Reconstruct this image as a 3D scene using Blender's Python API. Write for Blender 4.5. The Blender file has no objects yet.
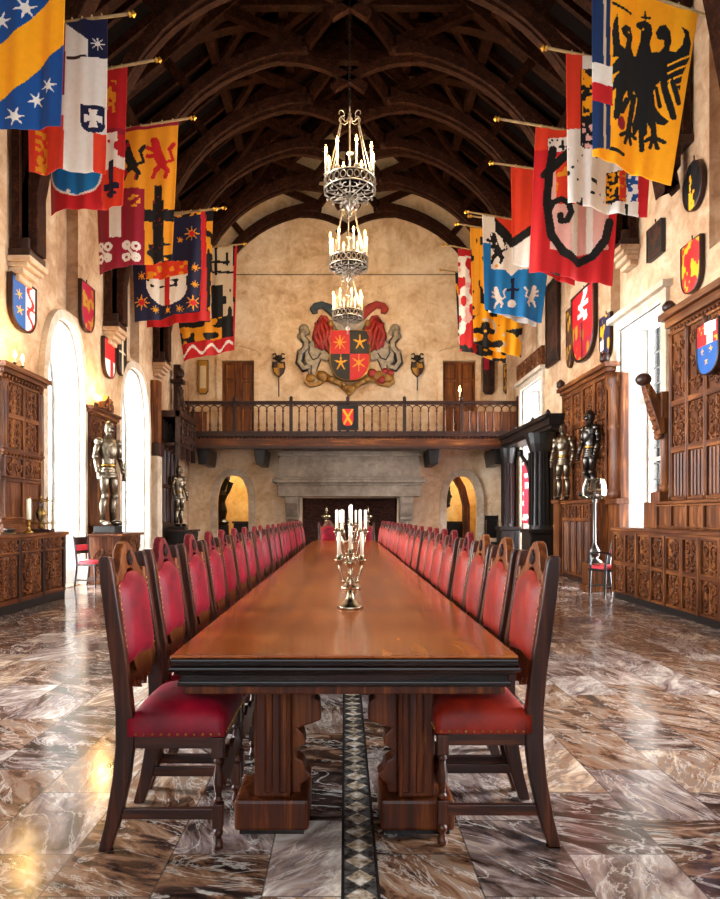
import bpy, math, random
from mathutils import Vector, Matrix
from mathutils.geometry import tessellate_polygon
SC = bpy.context.scene
COL = SC.collection
PI = math.pi
F, CX, CY, EYE = 640.0, 344.5, 515.5, 1.334      # lens in pixels, vanishing point, eye height
def W(px, py, d): return Vector(((px-CX)/F*d, d, EYE+(CY-py)/F*d))
rnd = random.Random(7)

# ---------------------------------------------------------------- mesh builder
class MB:
    def __init__(s): s.v = []; s.f = []; s.c = []
    def add(s, vs, fs, col=None):
        o = len(s.v); s.v += [tuple(v) for v in vs]; s.f += [tuple(i+o for i in f) for f in fs]
        s.c += [col]*len(fs); return s
    def box(s, x0, x1, y0, y1, z0, z1, col=None):
        return s.add([(x0,y0,z0),(x1,y0,z0),(x1,y1,z0),(x0,y1,z0),(x0,y0,z1),(x1,y0,z1),(x1,y1,z1),(x0,y1,z1)],
            [(0,3,2,1),(4,5,6,7),(0,1,5,4),(1,2,6,5),(2,3,7,6),(3,0,4,7)], col)
    def path(s, pts, w, h, side=(0,1,0)):
        """rectangular section swept along pts; w across `side`, h across the other way"""
        pts = [Vector(p) for p in pts]; sd = Vector(side).normalized(); n = len(pts); vs = []
        for i, p in enumerate(pts):
            t = (pts[min(i+1,n-1)]-pts[max(i-1,0)]).normalized()
            u = t.cross(sd)
            u = u.normalized() if u.length > 1e-6 else Vector((0,0,1))
            b = u.cross(t).normalized()
            ww = w[i] if isinstance(w, (list,tuple)) else w; hh = h[i] if isinstance(h, (list,tuple)) else h
            for a, c in ((-1,-1),(1,-1),(1,1),(-1,1)): vs.append(p + b*(a*ww/2) + u*(c*hh/2))
        fs = [(3,2,1,0), tuple((n-1)*4+k for k in range(4))]
        for i in range(n-1):
            for k in range(4): fs.append((i*4+k, i*4+(k+1)%4, i*4+4+(k+1)%4, i*4+4+k))
        return s.add(vs, fs)
    def bar(s, p, q, w, h, side=(0,1,0)): return s.path([p, q], w, h, side)
    def tube(s, pts, r, n=8, closed=False, flat=1.0):
        pts = [Vector(p) for p in pts]; m = len(pts); vs = []; up = None
        for i, p in enumerate(pts):
            if closed: t = pts[(i+1)%m]-pts[i-1]
            else: t = pts[min(i+1,m-1)]-pts[max(i-1,0)]
            t = t.normalized() if t.length > 1e-9 else Vector((0,0,1))
            if up is None: up = Vector((0,1,0)) if abs(t.y) < .9 else Vector((1,0,0))
            u = (up - t*up.dot(t)); u = u.normalized() if u.length > 1e-6 else t.orthogonal().normalized()
            up = u; b = t.cross(u); rr = r[i] if isinstance(r, (list,tuple)) else r
            for k in range(n):
                a = 2*PI*k/n; vs.append(p + u*(math.cos(a)*rr*flat) + b*(math.sin(a)*rr))
        fs = []
        for i in range(m if closed else m-1):
            j = (i+1) % m
            for k in range(n): fs.append((i*n+k, i*n+(k+1)%n, j*n+(k+1)%n, j*n+k))
        if not closed: fs += [tuple(range(n-1,-1,-1)), tuple((m-1)*n+k for k in range(n))]
        return s.add(vs, fs)
    def lathe(s, prof, n=16, c=(0,0,0), sx=1, sy=1):
        vs = []; m = len(prof)
        for r, z in prof:
            for k in range(n):
                a = 2*PI*k/n; vs.append((c[0]+math.cos(a)*r*sx, c[1]+math.sin(a)*r*sy, c[2]+z))
        fs = [tuple(range(n-1,-1,-1)), tuple((m-1)*n+k for k in range(n))]
        for i in range(m-1):
            for k in range(n): fs.append((i*n+k, i*n+(k+1)%n, i*n+n+(k+1)%n, i*n+n+k))
        return s.add(vs, fs)
    def prism(s, poly, y0, y1, col=None):
        """polygon in the xz plane, run from y0 to y1"""
        n = len(poly); ar = sum(poly[i][0]*poly[(i+1)%n][1]-poly[(i+1)%n][0]*poly[i][1] for i in range(n))
        if ar < 0: poly = poly[::-1]
        vs = [(x,y0,z) for x,z in poly]+[(x,y1,z) for x,z in poly]
        fs = [tuple(range(n)), tuple(range(2*n-1,n-1,-1))]+[(i, n+i, n+(i+1)%n, (i+1)%n) for i in range(n)]
        return s.add(vs, fs, col)
    def ell(s, c, r, nu=12, nv=8, e=1.0):
        f = lambda t: math.copysign(abs(t)**e, t); vs = []; fs = []
        for j in range(nv+1):
            p = -PI/2+PI*j/nv
            for i in range(nu):
                a = 2*PI*i/nu; cp = f(math.cos(p)) if 0 < j < nv else .02
                vs.append((c[0]+r[0]*cp*f(math.cos(a)), c[1]+r[1]*cp*f(math.sin(a)), c[2]+r[2]*f(math.sin(p))))
        for j in range(nv):
            for i in range(nu): fs.append((j*nu+i, j*nu+(i+1)%nu, (j+1)*nu+(i+1)%nu, (j+1)*nu+i))
        fs += [tuple(range(nu-1,-1,-1)), tuple(nv*nu+k for k in range(nu))]
        return s.add(vs, fs)
    def holed(s, outer, holes, t0, t1, axis):
        """a slab with openings: 2-D outlines (a,z) run from t0 to t1 along the other axis. axis 'x': a is y; axis 'y': a is x"""
        rings = [outer]+holes
        P3 = (lambda a, z, t: (t,a,z)) if axis == 'x' else (lambda a, z, t: (a,t,z))
        flat = [p for r in rings for p in r]; n = len(flat)
        tris = tessellate_polygon([[Vector((a,z,0)) for a,z in r] for r in rings])
        vs = [P3(a,z,t0) for a,z in flat]+[P3(a,z,t1) for a,z in flat]; fs = []
        for a,b,c in tris: fs += [(a,b,c),(c+n,b+n,a+n)]
        o = 0
        for r in rings:
            k = len(r); fs += [(o+i, o+(i+1)%k, n+o+(i+1)%k, n+o+i) for i in range(k)]; o += k
        return s.add(vs, fs)
    def xf(s, start, mat):
        for i in range(start, len(s.v)): s.v[i] = tuple(mat @ Vector(s.v[i]))
        return s
    def build(s, name, mat, parent=None, smooth=False, bevel=0, fix=False):
        me = bpy.data.meshes.new(name); me.from_pydata(s.v, [], s.f)
        me.validate(clean_customdata=False)
        if fix:
            import bmesh
            bm = bmesh.new(); bm.from_mesh(me); bmesh.ops.recalc_face_normals(bm, faces=bm.faces[:]); bm.to_mesh(me); bm.free()
        if any(c is not None for c in s.c):
            at = me.color_attributes.new('col', 'FLOAT_COLOR', 'CORNER'); buf = []
            for p in me.polygons:
                c = s.c[p.index] or (1,1,1); buf += [c[0],c[1],c[2],1]*p.loop_total
            at.data.foreach_set('color', buf)
        if smooth: me.polygons.foreach_set('use_smooth', [True]*len(me.polygons))
        me.materials.append(mat); me.update()
        o = bpy.data.objects.new(name, me); COL.objects.link(o); o.parent = parent
        if bevel:
            b = o.modifiers.new('bevel', 'BEVEL'); b.width = bevel; b.segments = 2; b.limit_method = 'ANGLE'; b.angle_limit = .7
        return o

def tag(o, label, cat, group=None):
    o['label'] = label; o['category'] = cat
    if group: o['group'] = group
    return o
def thing(name, label, cat, loc=(0,0,0), rz=0, group=None):
    o = bpy.data.objects.new(name, None); o.empty_display_size = .1; COL.objects.link(o)
    o.location = loc; o.rotation_euler = (0,0,rz)
    return tag(o, label, cat, group)
def struct(name, mb, mat, parent=None, **k):
    o = mb.build(name, mat, parent, **k)
    if parent is None: o['kind'] = 'structure'
    return o
KIDS = {}
def dup(root, loc, rz, label=None):
    """copy of a thing with copies of its parts and sub-parts"""
    if root.name not in KIDS:
        KIDS[root.name] = [(c, [g for g in bpy.data.objects if g.parent == c]) for c in bpy.data.objects if c.parent == root]
    r = root.copy(); COL.objects.link(r); r.location = loc; r.rotation_euler = (0,0,rz)
    if label: r['label'] = label
    for c, gs in KIDS[root.name]:
        k = c.copy(); COL.objects.link(k); k.parent = r
        for g in gs:
            q = g.copy(); COL.objects.link(q); q.parent = k
    return r
ORD = ['','first','second','third','fourth','fifth','sixth','seventh','eighth','ninth','tenth','eleventh','twelfth','thirteenth','fourteenth',
       'fifteenth','sixteenth','seventeenth','eighteenth','nineteenth','twentieth','twenty-first','twenty-second','twenty-third']

# ---------------------------------------------------------------- materials
def lin(h):
    h = h.lstrip('#'); r = [int(h[i:i+2],16)/255 for i in (0,2,4)]
    return tuple(c/12.92 if c <= .04045 else ((c+.055)/1.055)**2.4 for c in r)
class NT:
    def __init__(s, name):
        s.m = bpy.data.materials.new(name); s.m.use_nodes = True; s.t = s.m.node_tree; s.n = s.t.nodes; s.l = s.t.links
        s.b = s.n['Principled BSDF']; s.out = s.n['Material Output']
    def node(s, ty, **k):
        n = s.n.new('ShaderNode'+ty)
        for a, v in k.items(): setattr(n, a, v)
        return n
    def put(s, sock, v):
        if v is None: return
        if hasattr(v, 'is_output'): s.l.new(v, sock)
        else: sock.default_value = v
    def mth(s, op, a, b=None, c=None):
        n = s.node('Math', operation=op)
        for i, v in enumerate((a,b,c)): s.put(n.inputs[i], v)
        return n.outputs[0]
    def co(s, scale=(1,1,1), which='Object', rot=(0,0,0)):
        t = s.node('TexCoord'); mp = s.node('Mapping'); s.l.new(t.outputs[which], mp.inputs[0])
        mp.inputs['Scale'].default_value = scale; mp.inputs['Rotation'].default_value = rot; return mp.outputs[0]
    def noise(s, vec, scale, detail=4, rough=.55, dist=0):
        n = s.node('TexNoise'); s.put(n.inputs['Vector'], vec); n.inputs['Scale'].default_value = scale
        n.inputs['Detail'].default_value = detail; n.inputs['Roughness'].default_value = rough; n.inputs['Distortion'].default_value = dist
        return n.outputs['Fac']
    def ramp(s, fac, stops, mode='LINEAR'):
        n = s.node('ValToRGB'); s.l.new(fac, n.inputs[0]); e = n.color_ramp.elements; n.color_ramp.interpolation = mode
        while len(e) < len(stops): e.new(.5)
        for k, (p, c) in zip(e, stops): k.position = p; k.color = (*(lin(c) if isinstance(c, str) else c), 1)
        return n.outputs[0]
    def mix(s, fac, a, b, mode='MIX'):
        n = s.node('Mix', data_type='RGBA', blend_type=mode); s.put(n.inputs[0], fac)
        for i, v in ((6,a),(7,b)):
            if isinstance(v, str): v = (*lin(v),1)
            s.put(n.inputs[i], v)
        return n.outputs[2]
    def bump(s, h, strength=.3, dist=.02):
        n = s.node('Bump'); n.inputs['Strength'].default_value = strength; n.inputs['Distance'].default_value = dist
        s.l.new(h, n.inputs['Height']); s.l.new(n.outputs[0], s.b.inputs['Normal'])
    def fin(s, col=None, rough=None, metal=None, spec=None, **k):
        if isinstance(col, str): col = (*lin(col),1)
        s.put(s.b.inputs['Base Color'], col); s.put(s.b.inputs['Roughness'], rough); s.put(s.b.inputs['Metallic'], metal)
        s.put(s.b.inputs['Specular IOR Level'], spec)
        for a, v in k.items(): s.put(s.b.inputs[a.replace('_',' ')], v)
        return s.m
def wood(name, dark, mid, light, axis='z', scale=1.0, rough=.38, bump=.25, coat=0):
    t = NT(name); k = {'x':(.35,7,7),'y':(7,.35,7),'z':(7,7,.35),'i':(2,2,2)}[axis]
    v = t.co(tuple(c*scale for c in k)); f = t.noise(v, 2.2, 8, .62, 1.2)
    g = t.noise(t.co((1,1,1)), 1.6*scale, 3)
    f2 = t.mth('ADD', t.mth('MULTIPLY', f, .75), t.mth('MULTIPLY', g, .25))
    c = t.ramp(f2, [(.3,dark),(.5,mid),(.7,light)])
    t.bump(f, bump, .006)
    return t.fin(c, t.mth('ADD', t.mth('MULTIPLY', f, .25), rough-.12), spec=.08 if rough > .6 else .28, Coat_Weight=coat, Coat_Roughness=.12)
def plain(name, col, rough=.5, metal=0, var=.25, scale=9, bump=.1, **k):
    t = NT(name); f = t.noise(t.co(), scale, 5)
    c = lin(col) if isinstance(col, str) else col
    cc = t.ramp(f, [(.25, tuple(x*(1-var) for x in c)), (.75, tuple(min(1, x*(1+var)) for x in c))])
    if bump: t.bump(f, bump, .004)
    return t.fin(cc, t.mth('ADD', t.mth('MULTIPLY', f, .2), rough-.1), metal, **k)
def plaster(name, a, b, c, d, stain=.5):
    t = NT(name); f = t.noise(t.co(), .55, 9, .68, .6); g = t.noise(t.co(), 3.2, 10, .7, .9)
    st = t.noise(t.co((1.4,1.4,.35)), .9, 7, .65)
    s = t.mth('ADD', t.mth('MULTIPLY', f, .6), t.mth('MULTIPLY', g, .4))
    col = t.ramp(s, [(.33,a),(.45,b),(.55,c),(.68,d)])
    col = t.mix(t.mth('MULTIPLY', t.ramp(st, [(.52,(0,0,0)),(.72,(1,1,1))]), stain), col, a)
    t.bump(g, .45, .03); return t.fin(col, .85, spec=.2)
def emit(name, col, power):
    t = NT(name); t.fin('#000000', .5); t.b.inputs['Emission Color'].default_value = (*lin(col),1); t.b.inputs['Emission Strength'].default_value = power
    return t.m
def painted(name, rough=.6, cloth=False):
    t = NT(name); a = t.node('Attribute', attribute_name='col'); f = t.noise(t.co(), 14, 4)
    c = t.mix(.18, a.outputs['Color'], t.mix(1, a.outputs['Color'], t.ramp(f, [(.3,(.55,.55,.55)),(.7,(1,1,1))]), 'MULTIPLY'))
    m = t.fin(c, rough, spec=.35)
    if cloth:
        tr = t.node('BsdfTranslucent'); t.l.new(c, tr.inputs[0]); mx = t.node('MixShader'); mx.inputs[0].default_value = .35
        t.l.new(t.b.outputs[0], mx.inputs[1]); t.l.new(tr.outputs[0], mx.inputs[2]); t.l.new(mx.outputs[0], t.out.inputs[0])
        t.b.inputs['Sheen Weight'].default_value = .2
    else: t.bump(f, .1, .003)
    return m
def glass_mat(name):
    t = NT(name); tr = t.node('BsdfTransparent'); gl = t.node('BsdfGlossy'); gl.inputs['Roughness'].default_value = .05
    tr.inputs[0].default_value = (.95,.96,.97,1)
    fr = t.node('Fresnel'); fr.inputs[0].default_value = 1.45; mx = t.node('MixShader')
    n = t.noise(t.co(), 30, 2); t.bump(n, .05, .002)
    t.l.new(fr.outputs[0], mx.inputs[0]); t.l.new(tr.outputs[0], mx.inputs[1]); t.l.new(gl.outputs[0], mx.inputs[2]); t.l.new(mx.outputs[0], t.out.inputs[0])
    return t.m
def floor_mat():
    t = NT('polished_marble_tiles'); tc = t.node('TexCoord'); sp = t.node('SeparateXYZ'); t.l.new(tc.outputs['Object'], sp.inputs[0])
    X, Y = sp.outputs[0], sp.outputs[1]
    xs = t.mth('DIVIDE', t.mth('ADD', X, .29), .39); tx = t.mth('FLOOR', xs)
    off = t.mth('MULTIPLY', t.mth('MODULO', t.mth('ABSOLUTE', tx), 2), .5)
    ys = t.mth('ADD', t.mth('DIVIDE', Y, .56), off); ty = t.mth('FLOOR', ys)
    cb = t.node('CombineXYZ'); t.l.new(tx, cb.inputs[0]); t.l.new(ty, cb.inputs[1])
    wn = t.node('TexWhiteNoise', noise_dimensions='2D'); t.l.new(cb.outputs[0], wn.inputs['Vector'])
    va = t.node('VectorMath', operation='MULTIPLY_ADD'); t.l.new(wn.outputs['Color'], va.inputs[0]); va.inputs[1].default_value = (23,37,11)
    rt = t.node('VectorRotate', rotation_type='Z_AXIS'); t.l.new(tc.outputs['Object'], rt.inputs['Vector']); t.l.new(t.mth('MULTIPLY', wn.outputs['Value'], 2.5), rt.inputs['Angle'])
    sc = t.node('VectorMath', operation='MULTIPLY'); t.l.new(rt.outputs[0], sc.inputs[0]); sc.inputs[1].default_value = (1,2.6,1)
    t.l.new(sc.outputs[0], va.inputs[2])
    f = t.noise(va.outputs[0], 3.4, 11, .66, .8); vein = t.noise(va.outputs[0], 1.9, 6, .62, 1.1)
    fs = t.mth('ADD', f, t.mth('MULTIPLY', t.mth('SUBTRACT', wn.outputs['Value'], .5), .22))
    col = t.ramp(fs, [(.30,'#181312'),(.38,'#382c29'),(.44,'#5d4a42'),(.50,'#76696a'),(.55,'#937d70'),(.61,'#a39894'),(.68,'#c4b5a4'),(.77,'#e6e2de')])
    colb = t.ramp(fs, [(.30,'#1d1512'),(.38,'#4a3226'),(.45,'#7c573b'),(.51,'#98775a'),(.57,'#7a6a5e'),(.63,'#b59472'),(.75,'#dccbb2')])
    hue = t.node('SeparateColor'); t.l.new(wn.outputs['Color'], hue.inputs[0])
    col = t.mix(t.ramp(hue.outputs[1], [(.35,(.05,.05,.05)),(.75,(.8,.8,.8))]), col, colb)
    vm = t.ramp(t.mth('ABSOLUTE', t.mth('SUBTRACT', vein, .5)), [(0,(1,1,1)),(.02,(0,0,0))])
    col = t.mix(t.mth('MULTIPLY', vm, .45), col, '#e9e2d8')
    # joints
    def edge(s, w): return t.mth('LESS_THAN', t.mth('SUBTRACT', .5, t.mth('ABSOLUTE', t.mth('SUBTRACT', t.mth('FRACT', s), .5))), w)
    j = t.mth('MAXIMUM', edge(xs, .009), edge(ys, .006))
    col = t.mix(t.mth('MULTIPLY', j, .75), col, '#3a322c')
    # mosaic strip down the middle
    mx = t.mth('DIVIDE', X, .115); my = t.mth('DIVIDE', Y, .115)
    dia = t.mth('ADD', t.mth('ABSOLUTE', t.mth('SUBTRACT', t.mth('FRACT', mx), .5)), t.mth('ABSOLUTE', t.mth('SUBTRACT', t.mth('FRACT', my), .5)))
    dn = t.noise(tc.outputs['Object'], 25, 4)
    lightc = t.ramp(dn, [(.34,'#4a3a2c'),(.5,'#a08d76'),(.66,'#d8d0c4')]); darkc = t.ramp(dn, [(.34,'#241f1c'),(.66,'#5f5c59')])
    mos = t.mix(t.mth('LESS_THAN', dia, .47), darkc, lightc)
    ins = t.mth('MULTIPLY', t.mth('GREATER_THAN', X, 0), t.mth('LESS_THAN', X, .115))
    brd = t.mth('MULTIPLY', t.mth('GREATER_THAN', X, -.012), t.mth('LESS_THAN', X, .127))
    col = t.mix(brd, col, '#23211f'); col = t.mix(ins, col, mos)
    rg = t.noise(tc.outputs['Object'], 1.4, 5)
    big = t.noise(tc.outputs['Object'], 5, 3); t.bump(t.mth('ADD', t.mth('MULTIPLY', big, .6), t.mth('MULTIPLY', j, -.5)), .09, .02)
    return t.fin(col, t.mth('ADD', t.mth('MULTIPLY', rg, .24), .03), spec=.6)

M = {}
M['floor'] = floor_mat()
M['plaster'] = plaster('tan_plaster', '#7d5a3e', '#a98665', '#c2a686', '#d6c3aa')
M['plaster_far'] = plaster('cream_plaster', '#a17c58', '#d0b08a', '#e4cdae', '#efe1cc', .4)
M['stone'] = plaster('grey_brown_stone', '#51463b', '#6f6255', '#86796b', '#a19485', .4)
M['lime'] = plaster('pale_limestone', '#8f7c63', '#b3a08a', '#cabca8', '#dcd2c4', .3)
M['passage'] = plaster('ochre_plaster', '#a9803c', '#d0a860', '#e2c488', '#efdcb0', .2)
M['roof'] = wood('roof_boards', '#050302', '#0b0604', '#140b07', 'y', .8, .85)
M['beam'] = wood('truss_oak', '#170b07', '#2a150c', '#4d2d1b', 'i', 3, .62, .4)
M['dark'] = wood('dark_oak', '#140a06', '#2c1710', '#4a2a1a', 'z', 1, .38)
M['ebony'] = wood('ebonised_oak', '#080605', '#14100e', '#2b2420', 'z', 1.3, .35)
M['oak'] = wood('carved_oak', '#1c0c05', '#52290f', '#9a5e2a', 'z', 1, .45)
M['oakx'] = wood('carved_oak_rail', '#1c0c05', '#52290f', '#9a5e2a', 'x', 1, .45)
M['chair'] = wood('chair_walnut', '#130704', '#36160a', '#6f3818', 'z', 1.6, .36, .2, .1)
M['chairx'] = wood('chair_walnut_rail', '#130704', '#36160a', '#6f3818', 'y', 1.6, .36, .2, .1)
M['crest'] = wood('chair_crest_oak', '#2c1206', '#663210', '#a3602a', 'z', 1.6, .36, .2, .1)
M['crimson_crest'] = wood('chair_crest_crimson', '#2a070a', '#5c1318', '#8f2a30', 'z', 1.6, .36, .2, .1)  # reflected red tint put into the crest wood colour
M['edge'] = wood('table_edge', '#080302', '#190a06', '#34170c', 'x', .8, .25, .15, .15)
M['trestle'] = wood('table_trestle', '#1a0804', '#4a1f0b', '#8a4a1c', 'z', 1.3, .4)
M['door'] = wood('door_oak', '#3a1c0c', '#74421c', '#a4682f', 'z', 1, .45)
def top_mat():
    t = NT('table_top_oak'); tc = t.node('TexCoord'); sp = t.node('SeparateXYZ'); t.l.new(tc.outputs['Object'], sp.inputs[0])
    g = t.noise(t.co((1.2,.16,1)), 7, 4, .5, .2); big = t.noise(t.co((1,.5,1)), 1.5, 4)
    c = t.ramp(t.mth('ADD', t.mth('MULTIPLY', g, .6), t.mth('MULTIPLY', big, .4)), [(.3,'#6a2d0a'),(.5,'#96480f'),(.7,'#b9691f')])
    j = t.mth('LESS_THAN', t.mth('ABSOLUTE', t.mth('SUBTRACT', t.mth('FRACT', t.mth('MULTIPLY', sp.outputs[0], 4.4)), .5)), .012)
    c = t.mix(t.mth('MULTIPLY', j, .5), c, '#3a1a0a')
    wv = t.noise(t.co((1.3,.8,1)), 2.6, 3); t.bump(wv, .12, .03)
    return t.fin(c, t.mth('ADD', t.mth('MULTIPLY', g, .14), .13), spec=.45, Coat_Weight=.12, Coat_Roughness=.08)
M['top'] = top_mat()
def velvet(name, a, b):
    t = NT(name); f = t.noise(t.co(), 5, 5, .6); c = t.ramp(f, [(.3,a),(.7,b)]); t.bump(t.noise(t.co(), 40, 3), .1, .003)
    return t.fin(c, .5, spec=.22, Sheen_Weight=.1, Sheen_Roughness=.35, Sheen_Tint=(1,.5,.6,1))
M['velvet'] = velvet('crimson_velvet', '#46020d', '#9c0a26')
M['leather'] = velvet('red_leather', '#4c0a04', '#a0260f')
M['steel'] = plain('armour_steel', '#7d7261', .36, 1, .25, 6)
M['gunmetal'] = plain('dark_steel', '#4c4844', .3, 1, .3, 6)
M['silver'] = plain('silver', '#a89c82', .24, 1, .15, 12)
M['iron'] = plain('wrought_iron', '#2a211b', .45, .7, .4, 14)
M['brass'] = plain('old_brass', '#a8823f', .3, 1, .3, 14)
M['pewter'] = plain('pewter_lace', '#a39684', .4, .8, .35, 20)
M['wax'] = plain('wax', '#f1e6cb', .5, 0, .06, 6, 0)
M['flame'] = emit('flame', '#ffb95c', 40)
M['cloth'] = painted('banner_cloth', .55, True)
M['paint'] = painted('heraldic_paint', .5)
M['glass'] = glass_mat('window_glass')
M['white'] = plain('white_stone', '#e9e4d8', .6, 0, .06, 3)
M['jamb'] = plaster('dressed_jamb_stone', '#67635b', '#827e76', '#98948c', '#aba8a2', .3)
M['gold'] = plain('gilding', '#c89a3c', .35, .8, .3, 10)
M['brick'] = plain('sooty_brick', '#3d2119', .85, 0, .5, 7, .4)
M['black'] = plain('black_paint', '#0f0d0c', .45, 0, .3, 8)
M['red'] = plain('red_cloth', '#c02a35', .7, 0, .3, 12)
M['lead'] = plain('lead_came', '#54514c', .5, .6)
DAY_L, DAY_R, FILL_N, EXPO, WORLD = 2600, 2600, 180, 0.5, 3.5
# ---------------------------------------------------------------- room shell
XL, XR, YN, YF = -5.1, 5.3, -4.0, 21.0
WT = .7; EAVE = 10.6; RIDGE = 14.85; SL = (RIDGE-EAVE)/5.2
def lancet(a0, a1, z0, apex, spring, n=9):
    m = (a0+a1)/2; h = (a1-a0)/2; r = [(a0,z0),(a1,z0)]
    R = [(a1,spring)]
    for i in range(1, n+1):
        t = i/n; R.append((m+h*(1-t**1.7)**.8 if t < 1 else m, spring+(apex-spring)*math.sin(t*PI/2)**.95))
    L = [(2*m-a,z) for a,z in R[:-1]][::-1]
    return r+R+L
def rect(a0, a1, z0, z1): return [(a0,z0),(a1,z0),(a1,z1),(a0,z1)]
LW = [(3.6,5.3),(7.2,8.9),(10.8,12.35),(14.4,16.4)]            # arched windows; the two nearest are unseen, added to bring in light
lh = [lancet(a, b, .0 if False else .02, 4.85, 3.55) for a, b in LW]
chases = [(11.3,12.25),(15.0,15.9)]
struct('wall_left', MB().holed(rect(YN,YF+WT,0,EAVE), lh+[rect(a,b,5.1,10.4) for a,b in chases], XL, XL-WT, 'x'), M['plaster'])
RW = [(3.4,5.2,4.9),(10.6,12.3,4.9),(17.1,19.1,5.05)]  # square windows; the nearest is unseen, added for light
rh = [rect(a,b,.02,t) for a,b,t in RW]+[rect(12.3,12.75,5.3,10.2),rect(8.85,9.3,5.2,10.2)]
struct('wall_right', MB().holed(rect(YN,YF+WT,0,EAVE), rh, XR, XR+WT, 'x'), M['plaster'])
m = MB()
for a, b in chases: m.box(XL-WT, XL-.22, a-.02, b+.02, 5.08, 10.42)
struct('trim_1', m, M['plaster'])
struct('trim_2', MB().box(XR+.2, XR+WT, 12.28, 12.77, 5.28, 10.22).box(XR+.2, XR+WT, 8.83, 9.32, 5.18, 10.22), M['plaster'])
# far wall with doorways, firebox and the gallery doors
AL = (-4.28,-3.03); AR = (3.23,4.45)
gable = [(XL-WT,0),(XR+WT,0),(XR+WT,EAVE+.1),(.1,RIDGE+.1),(XL-WT,EAVE+.1)]
GD = [(-4.05,-2.94),(3.2,4.33)]
struct('wall_far', MB().holed(gable, [lancet(*AL,.02,2.75,1.75), rect(-1.42,1.72,.02,1.92), lancet(*AR,.02,2.72,1.75)]+[rect(a,b,3.76,6.42) for a,b in GD], YF, YF+WT, 'y'), M['plaster_far'])
struct('wall_near', MB().holed(gable, [rect(-4.2,4.4,.9,9.5)], YN-WT, YN, 'y'), M['plaster'])  # unseen end wall; its big opening is added for front fill
struct('floor', MB().box(XL-WT, XR+WT, YN-WT, 26.2, -.1, 0), M['floor'])
c = MB()
for sx, xe in ((-1, XL-WT), (1, XR+WT)):
    ze = RIDGE-abs(xe-.1)*SL
    c.add([(.1,YN-WT,RIDGE),(xe,YN-WT,ze),(xe,YF+WT,ze),(.1,YF+WT,RIDGE),(.1,YN-WT,RIDGE+.25),(xe,YN-WT,ze+.25),(xe,YF+WT,ze+.25),(.1,YF+WT,RIDGE+.25)],
          [(0,1,2,3),(4,7,6,5),(0,4,5,1),(1,5,6,2),(2,6,7,3),(3,7,4,0)])
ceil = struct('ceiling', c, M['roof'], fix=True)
def rz_(x): return RIDGE-abs(x-.1)*SL
r = MB(); y = YN+.3
while y < YF:                                                     # common rafters under the boards
    for xe in (XL, XR): r.bar((.1,y,RIDGE-.1),(xe,y,rz_(xe)-.1),.1,.16)
    y += .62
r.build('rafter', M['beam'], ceil)
p = MB()
for fr in (.0,.3,.6,.97):
    for xe in (XL, XR):
        x = .1+(xe-.1)*fr; p.bar((x,YN,rz_(x)-.26),(x,YF,rz_(x)-.26),.2,.24,(1,0,0))
p.build('purlin', M['beam'], ceil)
# passage rooms seen through the two doorways
for nm, (a, b) in (('wall_passage_left', AL), ('wall_passage_right', AR)):
    q = MB(); q.box(a-.9,b+.9,24.2,24.3,0,3.4); q.box(a-1,a-.9,YF+WT,24.3,0,3.4); q.box(b+.9,b+1,YF+WT,24.3,0,3.4); q.box(a-1,b+1,YF+WT,24.3,3.4,3.5)
    struct(nm, q, M['passage'])
for nm, (a, b), ap in (('trim_3', AL, 2.75), ('trim_4', AR, 2.72)):         # stone surrounds
    q = MB(); L = lancet(a,b,.02,ap,1.75)[1:]+[(a,.02)]
    q.path([(x,YF-.02,z) for x,z in L], .12, .22, (0,1,0)); struct(nm, q, M['lime'])
# windows: glazing near the outer face of the deep reveals
def window(n, a0, a1, z0, top, arched, x, spring=3.55):
    q = MB(); out = lancet(a0,a1,z0,top,spring) if arched else rect(a0,a1,z0,top)
    q.path([(x,a,z) for a,z in out+[out[0]]], .1, .1, (1,0,0))
    m = (a0+a1)/2; q.box(x-.04,x+.04,m-.04,m+.04,z0,top-.05)
    for z in (1.2,2.4,3.5): q.box(x-.03,x+.03,a0,a1,z-.03,z+.03)
    w = struct('window_%d' % n, q, M['white'])
    g = MB(); k = len(out); g.add([(x+.005,a,z) for a,z in out]+[(x-.005,a,z) for a,z in out], [tuple(range(k)), tuple(range(2*k-1,k-1,-1))]+[(i,(i+1)%k,k+(i+1)%k,k+i) for i in range(k)])
    g.build('pane', M['glass'], w)
    ld = MB(); z = z0+.2
    while z < top-.3:
        ld.box(x-.008,x+.008,a0,a1,z-.006,z+.006); z += .3
    a = a0+.22
    while a < a1: ld.box(x-.008,x+.008,a-.006,a+.006,z0,(spring if arched else top)); a += .22
    ld.build('lead_came', M['lead'], w); return w
n = 1
for a, b in LW: window(n, a, b, .02, 4.85, True, XL-.58); n += 1
for a, b, t in RW: window(n, a, b, .02, t, False, XR+.58); n += 1
q = MB(); q.path([(-4.2,YN-.3,.9),(4.4,YN-.3,.9),(4.4,YN-.3,9.5),(-4.2,YN-.3,9.5),(-4.2,YN-.3,.9)],.2,.16)  # added window behind the camera, there to let in front fill
for i in range(1,6): q.box(-4.2+i*1.43-.06,-4.2+i*1.43+.06,YN-.36,YN-.24,.9,9.5)
for z in (3,5.2,7.4): q.box(-4.2,4.4,YN-.36,YN-.24,z-.06,z+.06)
w8 = struct('window_8', q, M['white']); MB().box(-4.2,4.4,YN-.305,YN-.295,.9,9.5).build('pane', M['glass'], w8)
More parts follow.
